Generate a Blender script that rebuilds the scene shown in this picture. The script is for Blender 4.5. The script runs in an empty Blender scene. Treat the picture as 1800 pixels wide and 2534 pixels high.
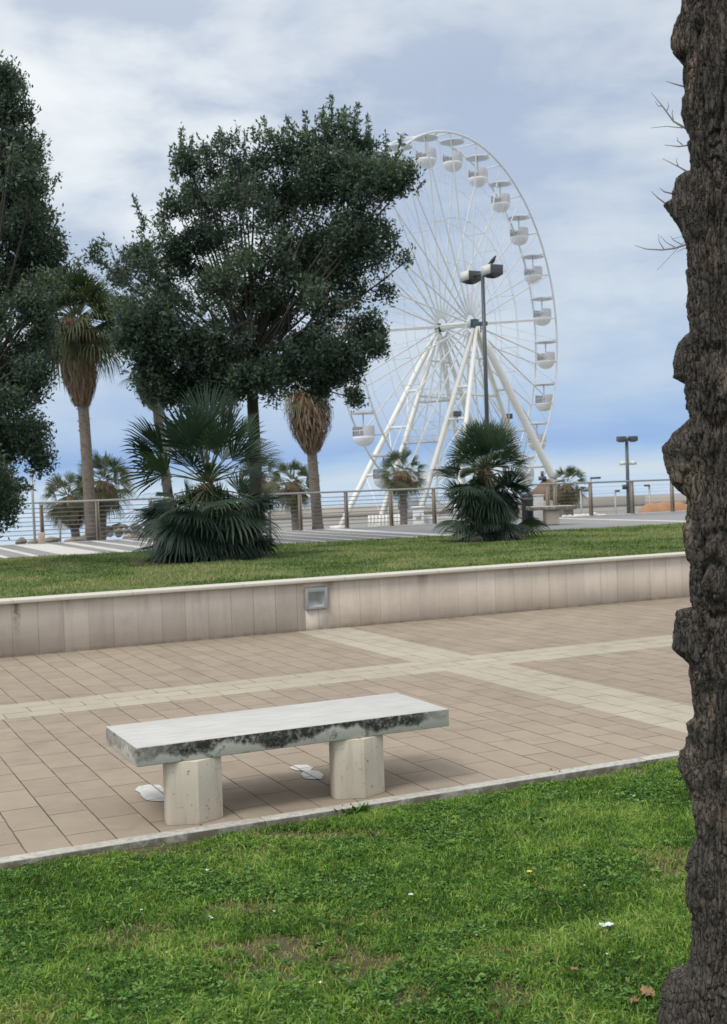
import bpy, math, random
import numpy as np
from mathutils import Matrix, Vector
random.seed(7); rng = np.random.default_rng(11)
sc = bpy.context.scene
PI = math.pi; R_ = math.radians

# ------------------------------------------------------------------ camera
F = 3000.; CX, CY = 900., 1267.; H = 1.7
_A = np.array([7266-CX, -(982-CY), -F]); _A /= np.linalg.norm(_A)
_B = np.array([-540-CX, -(1240-CY), -F]); _B -= _A*(_A@_B); _B /= np.linalg.norm(_B)
CR = np.stack([_A, _B, np.cross(_A, _B)], 0)
CO = np.array([0, 0, H])
def ray(x, y): return CR @ np.array([x-CX, -(y-CY), -F]) / F
def onz(x, y, z):
    r = ray(x, y); return CO + r*((z-H)/r[2])
def ony(x, y, Y):
    r = ray(x, y); return CO + r*(Y/r[1])
def atd(x, y, d): return CO + ray(x, y)*d
RIGHT = CR[:, 0].copy(); FWD = -CR[:, 2].copy()
cam = bpy.data.cameras.new('camera'); co = bpy.data.objects.new('camera', cam)
sc.collection.objects.link(co); sc.camera = co
M4 = Matrix.Identity(4)
for i in range(3):
    for j in range(3): M4[i][j] = CR[i, j]
    M4[i][3] = CO[i]
co.matrix_world = M4
cam.sensor_fit = 'HORIZONTAL'; cam.sensor_width = 36; cam.lens = 60
cam.clip_start = .05; cam.clip_end = 20000
cam.dof.use_dof = True; cam.dof.focus_distance = 6.3; cam.dof.aperture_fstop = 9

# ------------------------------------------------------------------ world, sun, exposure
w = bpy.data.worlds.new('World'); sc.world = w; w.use_nodes = True
nt = w.node_tree; nt.nodes.clear()
class NT:
    def __init__(s, nt): s.nt = nt
    def n(s, typ, ins=None, **kw):
        nd = s.nt.nodes.new(typ)
        for k, v in kw.items(): setattr(nd, k, v)
        for k, v in (ins or {}).items():
            sk = nd.inputs[k]
            if isinstance(v, bpy.types.NodeSocket): s.nt.links.new(v, sk)
            else: sk.default_value = v
        return nd
    def math(s, op, a, b=0., c=None, clamp=False):
        d = {0: a, 1: b}
        if c is not None: d[2] = c
        nd = s.n('ShaderNodeMath', d, operation=op); nd.use_clamp = clamp
        return nd.outputs[0]
    def ramp(s, fac, stops, interp='LINEAR'):
        nd = s.n('ShaderNodeValToRGB', {0: fac}); cr = nd.color_ramp; cr.interpolation = interp
        while len(cr.elements) > 1: cr.elements.remove(cr.elements[0])
        cr.elements[0].position = stops[0][0]; cr.elements[0].color = (*stops[0][1], 1)
        for p, c in stops[1:]:
            e = cr.elements.new(p); e.color = (*c, 1)
        return nd.outputs[0]
    def mix(s, fac, a, b, mode='MIX'):
        nd = s.n('ShaderNodeMix', data_type='RGBA', blend_type=mode)
        for i, v in ((0, fac), (6, a), (7, b)):
            if isinstance(v, bpy.types.NodeSocket): s.nt.links.new(v, nd.inputs[i])
            else: nd.inputs[i].default_value = v if i == 0 else (*v[:3], 1)
        return nd.outputs[2]
    def noise(s, vec, scale, detail=4, rough=.55, dist=0., out=0):
        d = {'Scale': scale, 'Detail': detail, 'Roughness': rough, 'Distortion': dist}
        if vec is not None: d['Vector'] = vec
        return s.n('ShaderNodeTexNoise', d).outputs[out]
    def mapr(s, v, a, b, c, d):
        return s.n('ShaderNodeMapRange', {0: v, 1: a, 2: b, 3: c, 4: d}).outputs[0]
def lin(r, g, b):
    f = lambda c: (c/255/12.92) if c/255 <= .04045 else ((c/255+.055)/1.055)**2.4
    return (f(r), f(g), f(b))
SUN_EL, SUN_AZ = 56, -112          # azimuth measured from +y towards +x
N = NT(nt)
tc = N.n('ShaderNodeTexCoord').outputs['Generated']
sp = N.n('ShaderNodeSeparateXYZ', {0: tc})
X_, Y_, Z_ = sp.outputs
lat = N.math('ADD', N.math('MULTIPLY', X_, float(RIGHT[0])), N.math('MULTIPLY', Y_, float(RIGHT[1])))
den = N.math('ADD', N.math('MAXIMUM', Z_, 0.), .10)
u_ = N.math('DIVIDE', X_, den); v_ = N.math('DIVIDE', Y_, den)
cv = N.n('ShaderNodeCombineXYZ', {0: u_, 1: v_, 2: 0.}).outputs[0]
cs = N.n('ShaderNodeCombineXYZ', {0: N.math('MULTIPLY', X_, 3.), 1: N.math('MULTIPLY', Y_, 3.), 2: N.math('MULTIPLY', Z_, 14.)}).outputs[0]
def lk(*c): return tuple(q*.97 for q in lin(*c))
wob = N.math('MULTIPLY', N.math('SUBTRACT', N.noise(cs, 2.2, 4), .5), .03)
zb = N.math('ADD', N.math('ADD', Z_, wob), N.math('MULTIPLY', lat, -.028))
grad = N.ramp(zb, [(0, lk(200, 214, 226)), (.004, lk(194, 211, 227)), (.014, lk(164, 193, 226)), (.024, lk(134, 170, 220)), (.045, lk(156, 184, 221)),
                   (.09, lk(170, 191, 218)), (.16, lk(172, 189, 212)), (.30, lk(172, 186, 208)), (.42, lk(190, 201, 216)), (.6, (.9, .94, 1.0)), (1, (1.15, 1.17, 1.22))])
n1 = N.noise(cv, .62, 7, .58, .35)
n2 = N.noise(cs, 1.3, 6, .6, .3)
cq = N.n('ShaderNodeCombineXYZ', {0: N.math('MULTIPLY', X_, 4.2), 1: N.math('MULTIPLY', Y_, 4.2), 2: N.math('MULTIPLY', Z_, 8.5)}).outputs[0]
n3 = N.noise(cq, 1.35, 6, .52, .15)
cf = N.mapr(N.math('ADD', N.math('ADD', N.math('MULTIPLY', n1, .34), N.math('MULTIPLY', n2, .22)), N.math('MULTIPLY', n3, .44)), .435, .55, 0, 1)
cfz = N.math('MULTIPLY', cf, N.mapr(Z_, .03, .12, .12, .85))
cloud = N.mix(cfz, grad, N.ramp(Z_, [(0, lk(200, 213, 226)), (.2, lk(211, 219, 226)), (.36, lk(222, 228, 232)), (.6, (1.0, 1.02, 1.05)), (1, (1.15, 1.16, 1.18))]))
# the brighter break in the cloud high on the left
dl = ray(150, 150); dl = dl/np.linalg.norm(dl)
dot = N.n('ShaderNodeVectorMath', {0: tc, 1: tuple(dl)}, operation='DOT_PRODUCT').outputs['Value']
br = N.math('MULTIPLY', N.mapr(dot, .955, 1., 0, 1.), N.mapr(n3, .40, .62, .1, 1))
cloud = N.mix(br, cloud, lk(238, 242, 244))
sky = N.n('ShaderNodeTexSky', sky_type='NISHITA'); sky.sun_disc = False
sky.sun_elevation = R_(SUN_EL); sky.sun_rotation = R_(SUN_AZ)
skyc = N.mix(1., sky.outputs[0], (.10, .10, .10), 'MULTIPLY')
col = N.mix(.08, cloud, skyc)
gndc = N.mix(N.mapr(Z_, -.02, 0, 1, 0), col, (.22, .22, .2))
bg = N.n('ShaderNodeBackground', {0: gndc, 1: 1.0})
nt.links.new(bg.outputs[0], N.n('ShaderNodeOutputWorld').inputs[0])
ld = bpy.data.lights.new('sun', 'SUN'); ld.energy = 1.5; ld.angle = R_(18); ld.color = (1, .96, .9)
lo = bpy.data.objects.new('sun', ld); sc.collection.objects.link(lo)
sd = Vector((math.sin(R_(SUN_AZ))*math.cos(R_(SUN_EL)), math.cos(R_(SUN_AZ))*math.cos(R_(SUN_EL)), math.sin(R_(SUN_EL))))
lo.rotation_euler = sd.to_track_quat('Z', 'Y').to_euler()
sc.view_settings.view_transform = 'Standard'; sc.view_settings.look = 'None'
sc.view_settings.gamma = 1; sc.view_settings.exposure = 0.2

# ------------------------------------------------------------------ helpers
C = sc.collection
def tag(o, label=None, cat=None, group=None, kind=None):
    if label: o['label'] = label
    if cat: o['category'] = cat
    if group: o['group'] = group
    if kind: o['kind'] = kind
    return o
def empty(name, loc, label, cat, group=None, rz=0):
    o = bpy.data.objects.new(name, None); C.objects.link(o); o.location = loc; o.rotation_euler = (0, 0, rz)
    o.empty_display_size = .2
    return tag(o, label, cat, group)
class MB:
    """collects geometry in world (or local) coordinates and links it as ONE mesh object"""
    def __init__(s): s.V = []; s.Fq = []; s.Ft = []; s.n = 0; s.extra = []; s.a = []
    def add(s, V, Fc, tint=None):
        V = np.asarray(V, float); Fc = np.asarray(Fc, int)
        s.V.append(V); (s.Fq if Fc.shape[1] == 4 else s.Ft).append(Fc+s.n); s.n += len(V)
        if tint is None: tint = np.zeros(len(V))
        s.a.append(np.broadcast_to(tint, (len(V),)))
    def ngon(s, V, faces):
        s.V.append(np.asarray(V, float)); s.a.append(np.zeros(len(V)))
        for f in faces: s.extra.append([i+s.n for i in f])
        s.n += len(V)
    def box(s, a, b, tint=0.):
        a = np.array(a, float); b = np.array(b, float)
        V = [[(a, b)[(i >> k) & 1][k] for k in range(3)] for i in range(8)]
        s.add(V, [[0, 2, 3, 1], [4, 5, 7, 6], [0, 1, 5, 4], [2, 6, 7, 3], [0, 4, 6, 2], [1, 3, 7, 5]], tint)
    def obox(s, c, ax, ay, az, tint=0.):
        """oriented box, half-axis vectors"""
        c, ax, ay, az = map(lambda q: np.array(q, float), (c, ax, ay, az))
        V = [c+sx*ax+sy*ay+sz*az for sz in (-1, 1) for sy in (-1, 1) for sx in (-1, 1)]
        s.add(V, [[0, 2, 3, 1], [4, 5, 7, 6], [0, 1, 5, 4], [2, 6, 7, 3], [0, 4, 6, 2], [1, 3, 7, 5]], tint)
    def tube(s, pts, rad, seg=8, cap=True, tint=0.):
        pts = np.asarray(pts, float); n = len(pts)
        rad = np.broadcast_to(np.asarray(rad, float), (n,))
        t = np.gradient(pts, axis=0); t /= np.linalg.norm(t, axis=1)[:, None]+1e-12
        ref = np.array([0, 0, 1.]) if abs(t[0][2]) < .9 else np.array([1., 0, 0])
        V = []
        x = np.cross(ref, t[0]); x /= np.linalg.norm(x)
        th = np.arange(seg)*2*PI/seg
        for i in range(n):
            x = x - t[i]*(x@t[i]); x /= np.linalg.norm(x)+1e-12
            y = np.cross(t[i], x)
            V.append(pts[i]+rad[i]*(np.cos(th)[:, None]*x+np.sin(th)[:, None]*y))
        V = np.concatenate(V)
        i = np.arange(n-1)[:, None]*seg; j = np.arange(seg)[None]; k = (j+1) % seg
        Fc = np.stack([i+j, i+k, i+seg+k, i+seg+j], -1).reshape(-1, 4)
        s.add(V, Fc, tint)
        if cap:
            b = s.n-len(V)
            s.extra.append([b+q for q in range(seg)][::-1]); s.extra.append([b+(n-1)*seg+q for q in range(seg)])
    def lathe(s, c, prof, seg=24, tint=0.):
        th = np.arange(seg)*2*PI/seg; V = []
        for r, z in prof: V.append(np.stack([c[0]+r*np.cos(th), c[1]+r*np.sin(th), np.full(seg, c[2]+z)], 1))
        V = np.concatenate(V); n = len(prof)
        i = np.arange(n-1)[:, None]*seg; j = np.arange(seg)[None]; k = (j+1) % seg
        s.add(V, np.stack([i+j, i+k, i+seg+k, i+seg+j], -1).reshape(-1, 4), tint)
    def build(s, name, mat, parent=None, smooth=False, loc=None, bevel=0., label=None, mats=None, midx=None):
        V = np.concatenate(s.V)
        if loc is not None: V = V-np.array(loc)
        loops = []; starts = []; tot = []
        st = 0
        for arr in s.Fq+s.Ft:
            k = arr.shape[1]; loops.append(arr.ravel()); starts.append(st+np.arange(len(arr))*k); tot.append(np.full(len(arr), k)); st += arr.size
        for f in s.extra:
            loops.append(np.array(f)); starts.append(np.array([st])); tot.append(np.array([len(f)])); st += len(f)
        loops = np.concatenate(loops); starts = np.concatenate(starts); tot = np.concatenate(tot)
        me = bpy.data.meshes.new(name)
        me.vertices.add(len(V)); me.vertices.foreach_set('co', V.ravel())
        me.loops.add(len(loops)); me.loops.foreach_set('vertex_index', loops)
        me.polygons.add(len(starts)); me.polygons.foreach_set('loop_start', starts); me.polygons.foreach_set('loop_total', tot)
        if smooth: me.polygons.foreach_set('use_smooth', np.ones(len(starts), bool))
        A = me.attributes.new('tint', 'FLOAT', 'POINT'); A.data.foreach_set('value', np.concatenate(s.a).astype(np.float32))
        me.update(calc_edges=True); me.validate()
        me.materials.append(mat)
        o = bpy.data.objects.new(name, me); C.objects.link(o)
        if loc is not None and parent is None: o.location = loc
        if parent is not None: o.parent = parent
        if bevel:
            m = o.modifiers.new('b', 'BEVEL'); m.width = bevel; m.segments = 2; m.limit_method = 'ANGLE'
        if label: o['label'] = label
        return o
def part(mb, name, mat, parent, **k):
    """geometry given in world coordinates, parented to an unrotated Empty"""
    return mb.build(name, mat, parent, loc=tuple(parent.location), **k)
def nrm(v): v = np.asarray(v, float); return v/(np.linalg.norm(v)+1e-12)

def hash2(ix, iy, sd):
    h = (ix.astype(np.int64)*374761393 + iy.astype(np.int64)*668265263 + sd*1442695041) & 0xffffffff
    h = ((h ^ (h >> 13))*1274126177) & 0xffffffff
    return ((h ^ (h >> 16)) & 0xffffff)/float(0xffffff)
def vnoise(x, y, sd=0):
    ix = np.floor(x); iy = np.floor(y); fx = x-ix; fy = y-iy
    fx = fx*fx*(3-2*fx); fy = fy*fy*(3-2*fy); ix = ix.astype(int); iy = iy.astype(int)
    a = hash2(ix, iy, sd); b = hash2(ix+1, iy, sd); c = hash2(ix, iy+1, sd); d = hash2(ix+1, iy+1, sd)
    return (a+(b-a)*fx)*(1-fy)+(c+(d-c)*fx)*fy
def fbm(x, y, oct=4, sd=0):
    s = 0; a = .5; t = 0
    for o in range(oct): s = s+a*vnoise(x*2**o+17*o, y*2**o+5*o, sd+o); t += a; a *= .5
    return s/t
def worley(x, y, sd=0):
    ix = np.floor(x).astype(int); iy = np.floor(y).astype(int)
    f1 = np.full(x.shape, 9.); f2 = np.full(x.shape, 9.)
    for dx in (-1, 0, 1):
        for dy in (-1, 0, 1):
            cx = ix+dx+hash2(ix+dx, iy+dy, sd); cy = iy+dy+hash2(ix+dx, iy+dy, sd+91)
            d = np.hypot(cx-x, cy-y)
            f2 = np.where(d < f1, f1, np.minimum(f2, d)); f1 = np.minimum(f1, d)
    return f1, f2

# ------------------------------------------------------------------ materials
def mat(name, build):
    m = bpy.data.materials.new(name); m.use_nodes = True; m.node_tree.nodes.clear()
    n = NT(m.node_tree); out = n.n('ShaderNodeOutputMaterial')
    sh = build(n); m.node_tree.links.new(sh, out.inputs[0]); return m
def bsdf(n, col, rough=.8, bump=None, bs=.3, bd=.01, metal=0., spec=.5, **kw):
    d = {'Base Color': col if isinstance(col, bpy.types.NodeSocket) else (*col, 1), 'Roughness': rough, 'Metallic': metal, 'Specular IOR Level': spec}
    if bump is not None: d['Normal'] = n.n('ShaderNodeBump', {'Strength': bs, 'Distance': bd, 'Height': bump}).outputs[0]
    d.update(kw)
    return n.n('ShaderNodeBsdfPrincipled', d).outputs[0]
def pos(n): return n.n('ShaderNodeNewGeometry').outputs['Position']
def sxyz(n, v): return n.n('ShaderNodeSeparateXYZ', {0: v}).outputs
def cxyz(n, x, y, z=0.): return n.n('ShaderNodeCombineXYZ', {0: x, 1: y, 2: z}).outputs[0]
def plain(name, c, rough=.6, metal=0., var=.15, scale=6., spec=.5, bs=.15):
    def b(n):
        p = pos(n); f = n.noise(p, scale, 5)
        c2 = tuple(q*(1-var) for q in c); c3 = tuple(min(1, q*(1+var)) for q in c)
        return bsdf(n, n.mix(f, c2, c3), rough, n.noise(p, scale*8, 3), bs, .004, metal, spec)
    return mat(name, b)
def paver(n, c1, c2, cm, bw, rh, along_y=True, ox=0., oy=0., mortar=.0050):
    p = sxyz(n, pos(n))
    if along_y: v = cxyz(n, n.math('ADD', p[1], oy), n.math('ADD', p[0], ox))
    else: v = cxyz(n, n.math('ADD', p[0], ox), n.math('ADD', p[1], oy))
    # small wander of the joints
    wv = n.n('ShaderNodeVectorMath', {0: v, 1: n.n('ShaderNodeVectorMath', {0: n.noise(pos(n), 9, 2, out=1), 1: (.006, .006, 0)}, operation='MULTIPLY').outputs[0]}, operation='ADD').outputs[0]
    t = n.n('ShaderNodeTexBrick', {'Vector': wv, 'Color1': (*c1, 1), 'Color2': (*c2, 1), 'Mortar': (*cm, 1), 'Scale': 1., 'Mortar Size': mortar,
                                   'Mortar Smooth': .35, 'Bias': 0., 'Brick Width': bw, 'Row Height': rh}, offset=.5, squash=1.)
    P = pos(n)
    big = n.noise(P, .55, 5, .6); mid = n.noise(P, 5., 5, .6); fine = n.noise(P, 160., 3, .6)
    t2 = n.n('ShaderNodeTexWhiteNoise', {'Vector': n.n('ShaderNodeVectorMath', {0: t.outputs[0], 1: (977., 977., 977.)}, operation='MULTIPLY').outputs[0]})
    c = n.mix(n.mapr(big, .38, .66, 0, .36), t.outputs[0], tuple(q*.62 for q in c1))
    c = n.mix(n.math('MULTIPLY', t2.outputs[0], .22), c, tuple(q*.66 for q in c1))
    c = n.mix(n.mapr(mid, .35, .7, 0, .32), c, tuple(q*1.22 for q in c2))
    c = n.mix(n.mapr(n.noise(P, 1.7, 6, .7), .54, .68, 0, .38), c, tuple(q*.55 for q in c1))
    c = n.mix(n.mapr(fine, .3, .75, 0, .3), c, tuple(q*.6 for q in c1))
    # dark specks and gum
    vo = n.n('ShaderNodeTexVoronoi', {'Vector': P, 'Scale': 7.}); sp_ = n.mapr(vo.outputs['Distance'], .03, .05, 1, 0)
    c = n.mix(n.math('MULTIPLY', sp_, .45), c, (.08, .07, .06))
    # moss only in some joints
    mfac = n.math('MULTIPLY', t.outputs[1], n.mapr(n.noise(P, 2.2, 5, .65), .45, .6, .12, 1))
    c = n.mix(mfac, c, (.085, .085, .045))
    h = n.math('SUBTRACT', n.math('MULTIPLY', fine, .06), t.outputs[1])
    return bsdf(n, c, .85, h, .5, .004, spec=.3)
PW = .2158
M_terra = mat('terracotta_paving', lambda n: paver(n, (.315, .255, .190), (.378, .308, .232), (.085, .07, .05), .43, PW, True, -.938+10*PW, -.02))
M_cream1 = mat('cream_paving_long', lambda n: paver(n, (.42, .375, .285), (.47, .425, .33), (.25, .21, .15), .43, PW, False, .1, -9.41+20*PW))
M_cream2 = mat('cream_paving_cross', lambda n: paver(n, (.42, .375, .285), (.47, .425, .33), (.25, .21, .15), .43, PW, True, -5.19+30*PW, .1))
def b_kerb(n):
    P = pos(n); s = n.noise(P, 28, 6, .7); s2 = n.noise(P, 3, 4)
    c = n.mix(n.mapr(s, .45, .72, 0, .85), (.50, .485, .43), (.20, .185, .15))
    c = n.mix(n.mapr(s2, .4, .7, 0, .5), c, (.36, .33, .27))
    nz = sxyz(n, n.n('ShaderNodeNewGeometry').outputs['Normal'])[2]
    c = n.mix(n.math('MULTIPLY', n.mapr(nz, .3, .8, 1, 0), n.mapr(n.noise(P, 9, 5, .7), .35, .55, .35, .95)), c, (.13, .115, .08))  # shade of the side faces painted in as mottled dirt brown
    return bsdf(n, c, .85, s, .5, .006)
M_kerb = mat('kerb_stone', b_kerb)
def b_wall(n):
    P = pos(n); p = sxyz(n, P)
    fx = n.math('FRACT', n.math('DIVIDE', n.math('SUBTRACT', p[0], 2.016), .2665))
    # half of the joints are faint
    jd = n.math('MINIMUM', fx, n.math('SUBTRACT', 1., fx)); ln = n.mapr(jd, .006, .016, 1, 0)
    ci = n.math('FLOOR', n.math('DIVIDE', n.math('SUBTRACT', p[0], 2.016), .2665))
    wn = n.n('ShaderNodeTexWhiteNoise', {'Vector': cxyz(n, ci, 3.)}); wn2 = n.n('ShaderNodeTexWhiteNoise', {'Vector': cxyz(n, ci, 9.)})
    c = n.mix(wn.outputs[0], (.575, .495, .41), (.69, .60, .505))
    vs = n.noise(cxyz(n, n.math('MULTIPLY', p[0], 9.), 0., n.math('MULTIPLY', p[2], 1.2)), 1., 6, .6)
    c = n.mix(n.mapr(vs, .48, .75, 0, .32), c, (.33, .28, .22))
    c = n.mix(n.mapr(n.noise(P, 1.6, 5, .6), .45, .7, 0, .4), c, (.37, .32, .27))
    drip = n.noise(cxyz(n, n.math('MULTIPLY', p[0], 3.3), 0., n.math('MULTIPLY', p[2], .5)), 1., 4, .55)
    top = n.mapr(p[2], .30, .56, 0, 1)
    c = n.mix(n.math('MULTIPLY', n.mapr(drip, .58, .74, 0, .7), top), c, (.13, .11, .075))
    pores = n.noise(P, 60, 3, .6)
    c = n.mix(n.mapr(pores, .6, .72, 0, .3), c, (.25, .2, .16))
    # mossy streak below the open coping joint at the left
    dx = n.math('ABSOLUTE', n.math('SUBTRACT', p[0], n.math('ADD', 2.04, n.math('MULTIPLY', n.noise(P, 7, 3), .05))))
    mk = n.math('MULTIPLY', n.mapr(dx, .0, .05, 1, 0), n.mapr(p[2], .2, .5, 0, 1))
    c = n.mix(n.math('MULTIPLY', mk, n.mapr(n.noise(P, 22, 4), .35, .6, .2, 1)), c, (.09, .075, .03))
    c = n.mix(n.math('MULTIPLY', ln, n.mapr(wn2.outputs[0], 0, 1, .15, .75)), c, (.16, .13, .1))
    low = n.mapr(p[2], .0, .05, .55, 0)
    c = n.mix(n.math('MULTIPLY', low, n.mapr(n.noise(P, 12, 4), .35, .65, .1, 1)), c, (.16, .14, .11))
    return bsdf(n, c, .8, n.math('ADD', pores, n.math('MULTIPLY', ln, -1.)), .3, .004)
M_wall = mat('travertine_cladding', b_wall)
def b_cop(n):
    P = pos(n); p = sxyz(n, P); fx = n.math('FRACT', n.math('DIVIDE', n.math('SUBTRACT', p[0], 2.03), 1.26))
    ln = n.mapr(n.math('MINIMUM', fx, n.math('SUBTRACT', 1., fx)), .0015, .004, 1, 0)
    c = n.mix(n.noise(P, 3, 5), (.54, .50, .42), (.64, .60, .52))
    c = n.mix(n.mapr(n.noise(P, 30, 5, .65), .52, .72, 0, .5), c, (.38, .33, .25))
    c = n.mix(n.math('MULTIPLY', ln, .7), c, (.2, .17, .12))
    return bsdf(n, c, .8, n.noise(P, 50, 3), .3, .003)
M_cop = mat('coping_stone', b_cop)
def b_slab(n):
    P = pos(n); p = sxyz(n, P)
    c = n.mix(n.noise(P, 5, 5), (.44, .43, .40), (.58, .57, .54))
    c = n.mix(n.mapr(n.noise(cxyz(n, n.math('MULTIPLY', p[0], 2.), n.math('MULTIPLY', p[1], 14.), p[2]), 3, 5), .45, .7, 0, .6), c, (.40, .385, .35))
    c = n.mix(n.mapr(n.noise(P, 130, 3, .7), .60, .74, 0, .55), c, (.30, .28, .25))
    vx = n.noise(P, 6.5, 2); pit = n.mapr(n.n('ShaderNodeTexVoronoi', {'Vector': P, 'Scale': 16.}).outputs['Distance'], .04, .07, 1, 0)
    c = n.mix(n.math('MULTIPLY', pit, .5), c, (.18, .16, .13))
    # lichen on the faces that do not look up: black, with a wandering lower border
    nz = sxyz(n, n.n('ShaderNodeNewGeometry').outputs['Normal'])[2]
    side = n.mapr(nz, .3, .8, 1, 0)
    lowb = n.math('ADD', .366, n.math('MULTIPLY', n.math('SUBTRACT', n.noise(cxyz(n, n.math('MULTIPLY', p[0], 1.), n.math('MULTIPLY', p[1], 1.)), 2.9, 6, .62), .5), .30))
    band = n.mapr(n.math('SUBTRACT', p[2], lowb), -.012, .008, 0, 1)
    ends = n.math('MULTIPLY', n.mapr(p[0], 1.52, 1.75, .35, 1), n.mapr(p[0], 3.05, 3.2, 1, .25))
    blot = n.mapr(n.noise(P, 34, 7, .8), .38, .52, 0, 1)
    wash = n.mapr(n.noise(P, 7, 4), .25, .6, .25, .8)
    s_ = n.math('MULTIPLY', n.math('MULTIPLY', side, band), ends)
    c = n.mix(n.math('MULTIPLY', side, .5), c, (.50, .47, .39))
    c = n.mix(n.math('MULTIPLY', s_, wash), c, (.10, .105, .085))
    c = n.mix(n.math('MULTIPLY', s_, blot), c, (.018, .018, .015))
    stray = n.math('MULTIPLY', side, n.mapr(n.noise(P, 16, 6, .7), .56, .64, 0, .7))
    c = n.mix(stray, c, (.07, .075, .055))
    return bsdf(n, c, .75, n.math('ADD', n.noise(P, 90, 4, .7), n.math('MULTIPLY', pit, -1.)), .35, .003)
M_slab = mat('bench_travertine_slab', b_slab)
def b_ped(n):
    P = pos(n); p = sxyz(n, P)
    c = n.mix(n.noise(P, 4, 5), (.58, .50, .39), (.70, .62, .51))
    c = n.mix(n.mapr(n.noise(cxyz(n, n.math('MULTIPLY', p[0], 12.), n.math('MULTIPLY', p[1], 12.), n.math('MULTIPLY', p[2], 1.3)), 1.5, 6), .5, .78, 0, .5), c, (.33, .27, .2))
    c = n.mix(n.mapr(n.noise(P, 30, 6, .7), .60, .68, 0, .75), c, (.12, .10, .08))
    return bsdf(n, c, .75, n.noise(P, 70, 4, .7), .35, .003)
M_ped = mat('bench_pedestal_stone', b_ped)
def b_soil(n):
    P = pos(n); a = n.noise(P, 3, 6, .65); b = n.noise(P, 45, 5, .7)
    c = n.mix(a, (.075, .095, .03), (.12, .082, .045)); c = n.mix(n.mapr(b, .35, .7, 0, .6), c, (.045, .035, .018))
    c = n.mix(n.mapr(n.noise(P, 130, 3), .6, .75, 0, .6), c, (.2, .16, .1))
    return bsdf(n, c, .95, b, .8, .02)
M_soil = mat('lawn_soil', b_soil)
f1p = onz(515, 1388, .5); f2p = onz(1207, 1336, .5)
def b_ulawn(n):
    P = pos(n); a = n.noise(P, .9, 6, .6); b = n.noise(P, 14, 6, .75)
    c = n.mix(a, (.10, .16, .04), (.15, .19, .065)); c = n.mix(n.mapr(b, .35, .7, 0, .7), c, (.05, .08, .022))
    c = n.mix(n.mapr(n.noise(P, 2.5, 5, .7), .55, .70, 0, .7), c, (.16, .15, .07))
    for q_, rr in ((f1p, 1.25), (f2p, .95)):
        dd = n.n('ShaderNodeVectorMath', {0: P, 1: tuple(float(v) for v in q_)}, operation='DISTANCE').outputs['Value']
        c = n.mix(n.mapr(n.math('ADD', dd, n.math('MULTIPLY', n.noise(P, 3, 4), .6)), rr*.85+.3, rr*1.15+.3, 1, 0), c, (.10, .07, .045))
    return bsdf(n, c, .95, b, .8, .03)
M_ulawn = mat('raised_lawn_turf', b_ulawn)
def leafmat(name, stops, trans=.25, rough=.5, spec=.35):
    def b(n):
        t = n.n('ShaderNodeAttribute', attribute_name='tint').outputs['Fac']
        c = n.ramp(t, stops)
        a = bsdf(n, c, rough, spec=spec)
        tr = n.n('ShaderNodeBsdfTranslucent', {0: n.mix(1., c, (1.2, 1.35, .7), 'MULTIPLY')}).outputs[0]
        return n.n('ShaderNodeMixShader', {0: trans, 1: a, 2: tr}).outputs[0]
    return mat(name, b)
M_grass = leafmat('grass_blades', [(0, (.040, .095, .018)), (.25, (.10, .215, .034)), (.5, (.235, .385, .065)), (.72, (.42, .53, .15)), (.8, (.30, .28, .12)), (.9, (.36, .28, .15)), (1, (.17, .09, .045))], .35, .7, .2)
M_ugrass = leafmat('raised_lawn_blades', [(0, (.075, .12, .028)), (.45, (.145, .215, .055)), (.75, (.23, .28, .09)), (1, (.34, .31, .15))], .25, .7)
M_clover = leafmat('clover_leaves', [(0, (.035, .095, .02)), (.5, (.085, .20, .038)), (1, (.21, .34, .085))], .3, .7, .2)
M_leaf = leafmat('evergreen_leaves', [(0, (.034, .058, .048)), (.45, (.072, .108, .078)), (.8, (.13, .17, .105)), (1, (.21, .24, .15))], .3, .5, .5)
M_fan = leafmat('fan_palm_leaves', [(0, (.016, .034, .024)), (.4, (.030, .058, .036)), (.8, (.07, .11, .06)), (.93, (.20, .17, .08)), (1, (.22, .15, .09))], .15, .45, .5)
M_wash = leafmat('tall_palm_leaves', [(0, (.035, .06, .026)), (.5, (.075, .095, .045)), (1, (.17, .15, .08))], .2, .55)
M_skirt = leafmat('dead_palm_skirt', [(0, (.13, .085, .055)), (.5, (.24, .165, .115)), (1, (.42, .33, .22))], .1, .85, .15)
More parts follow.
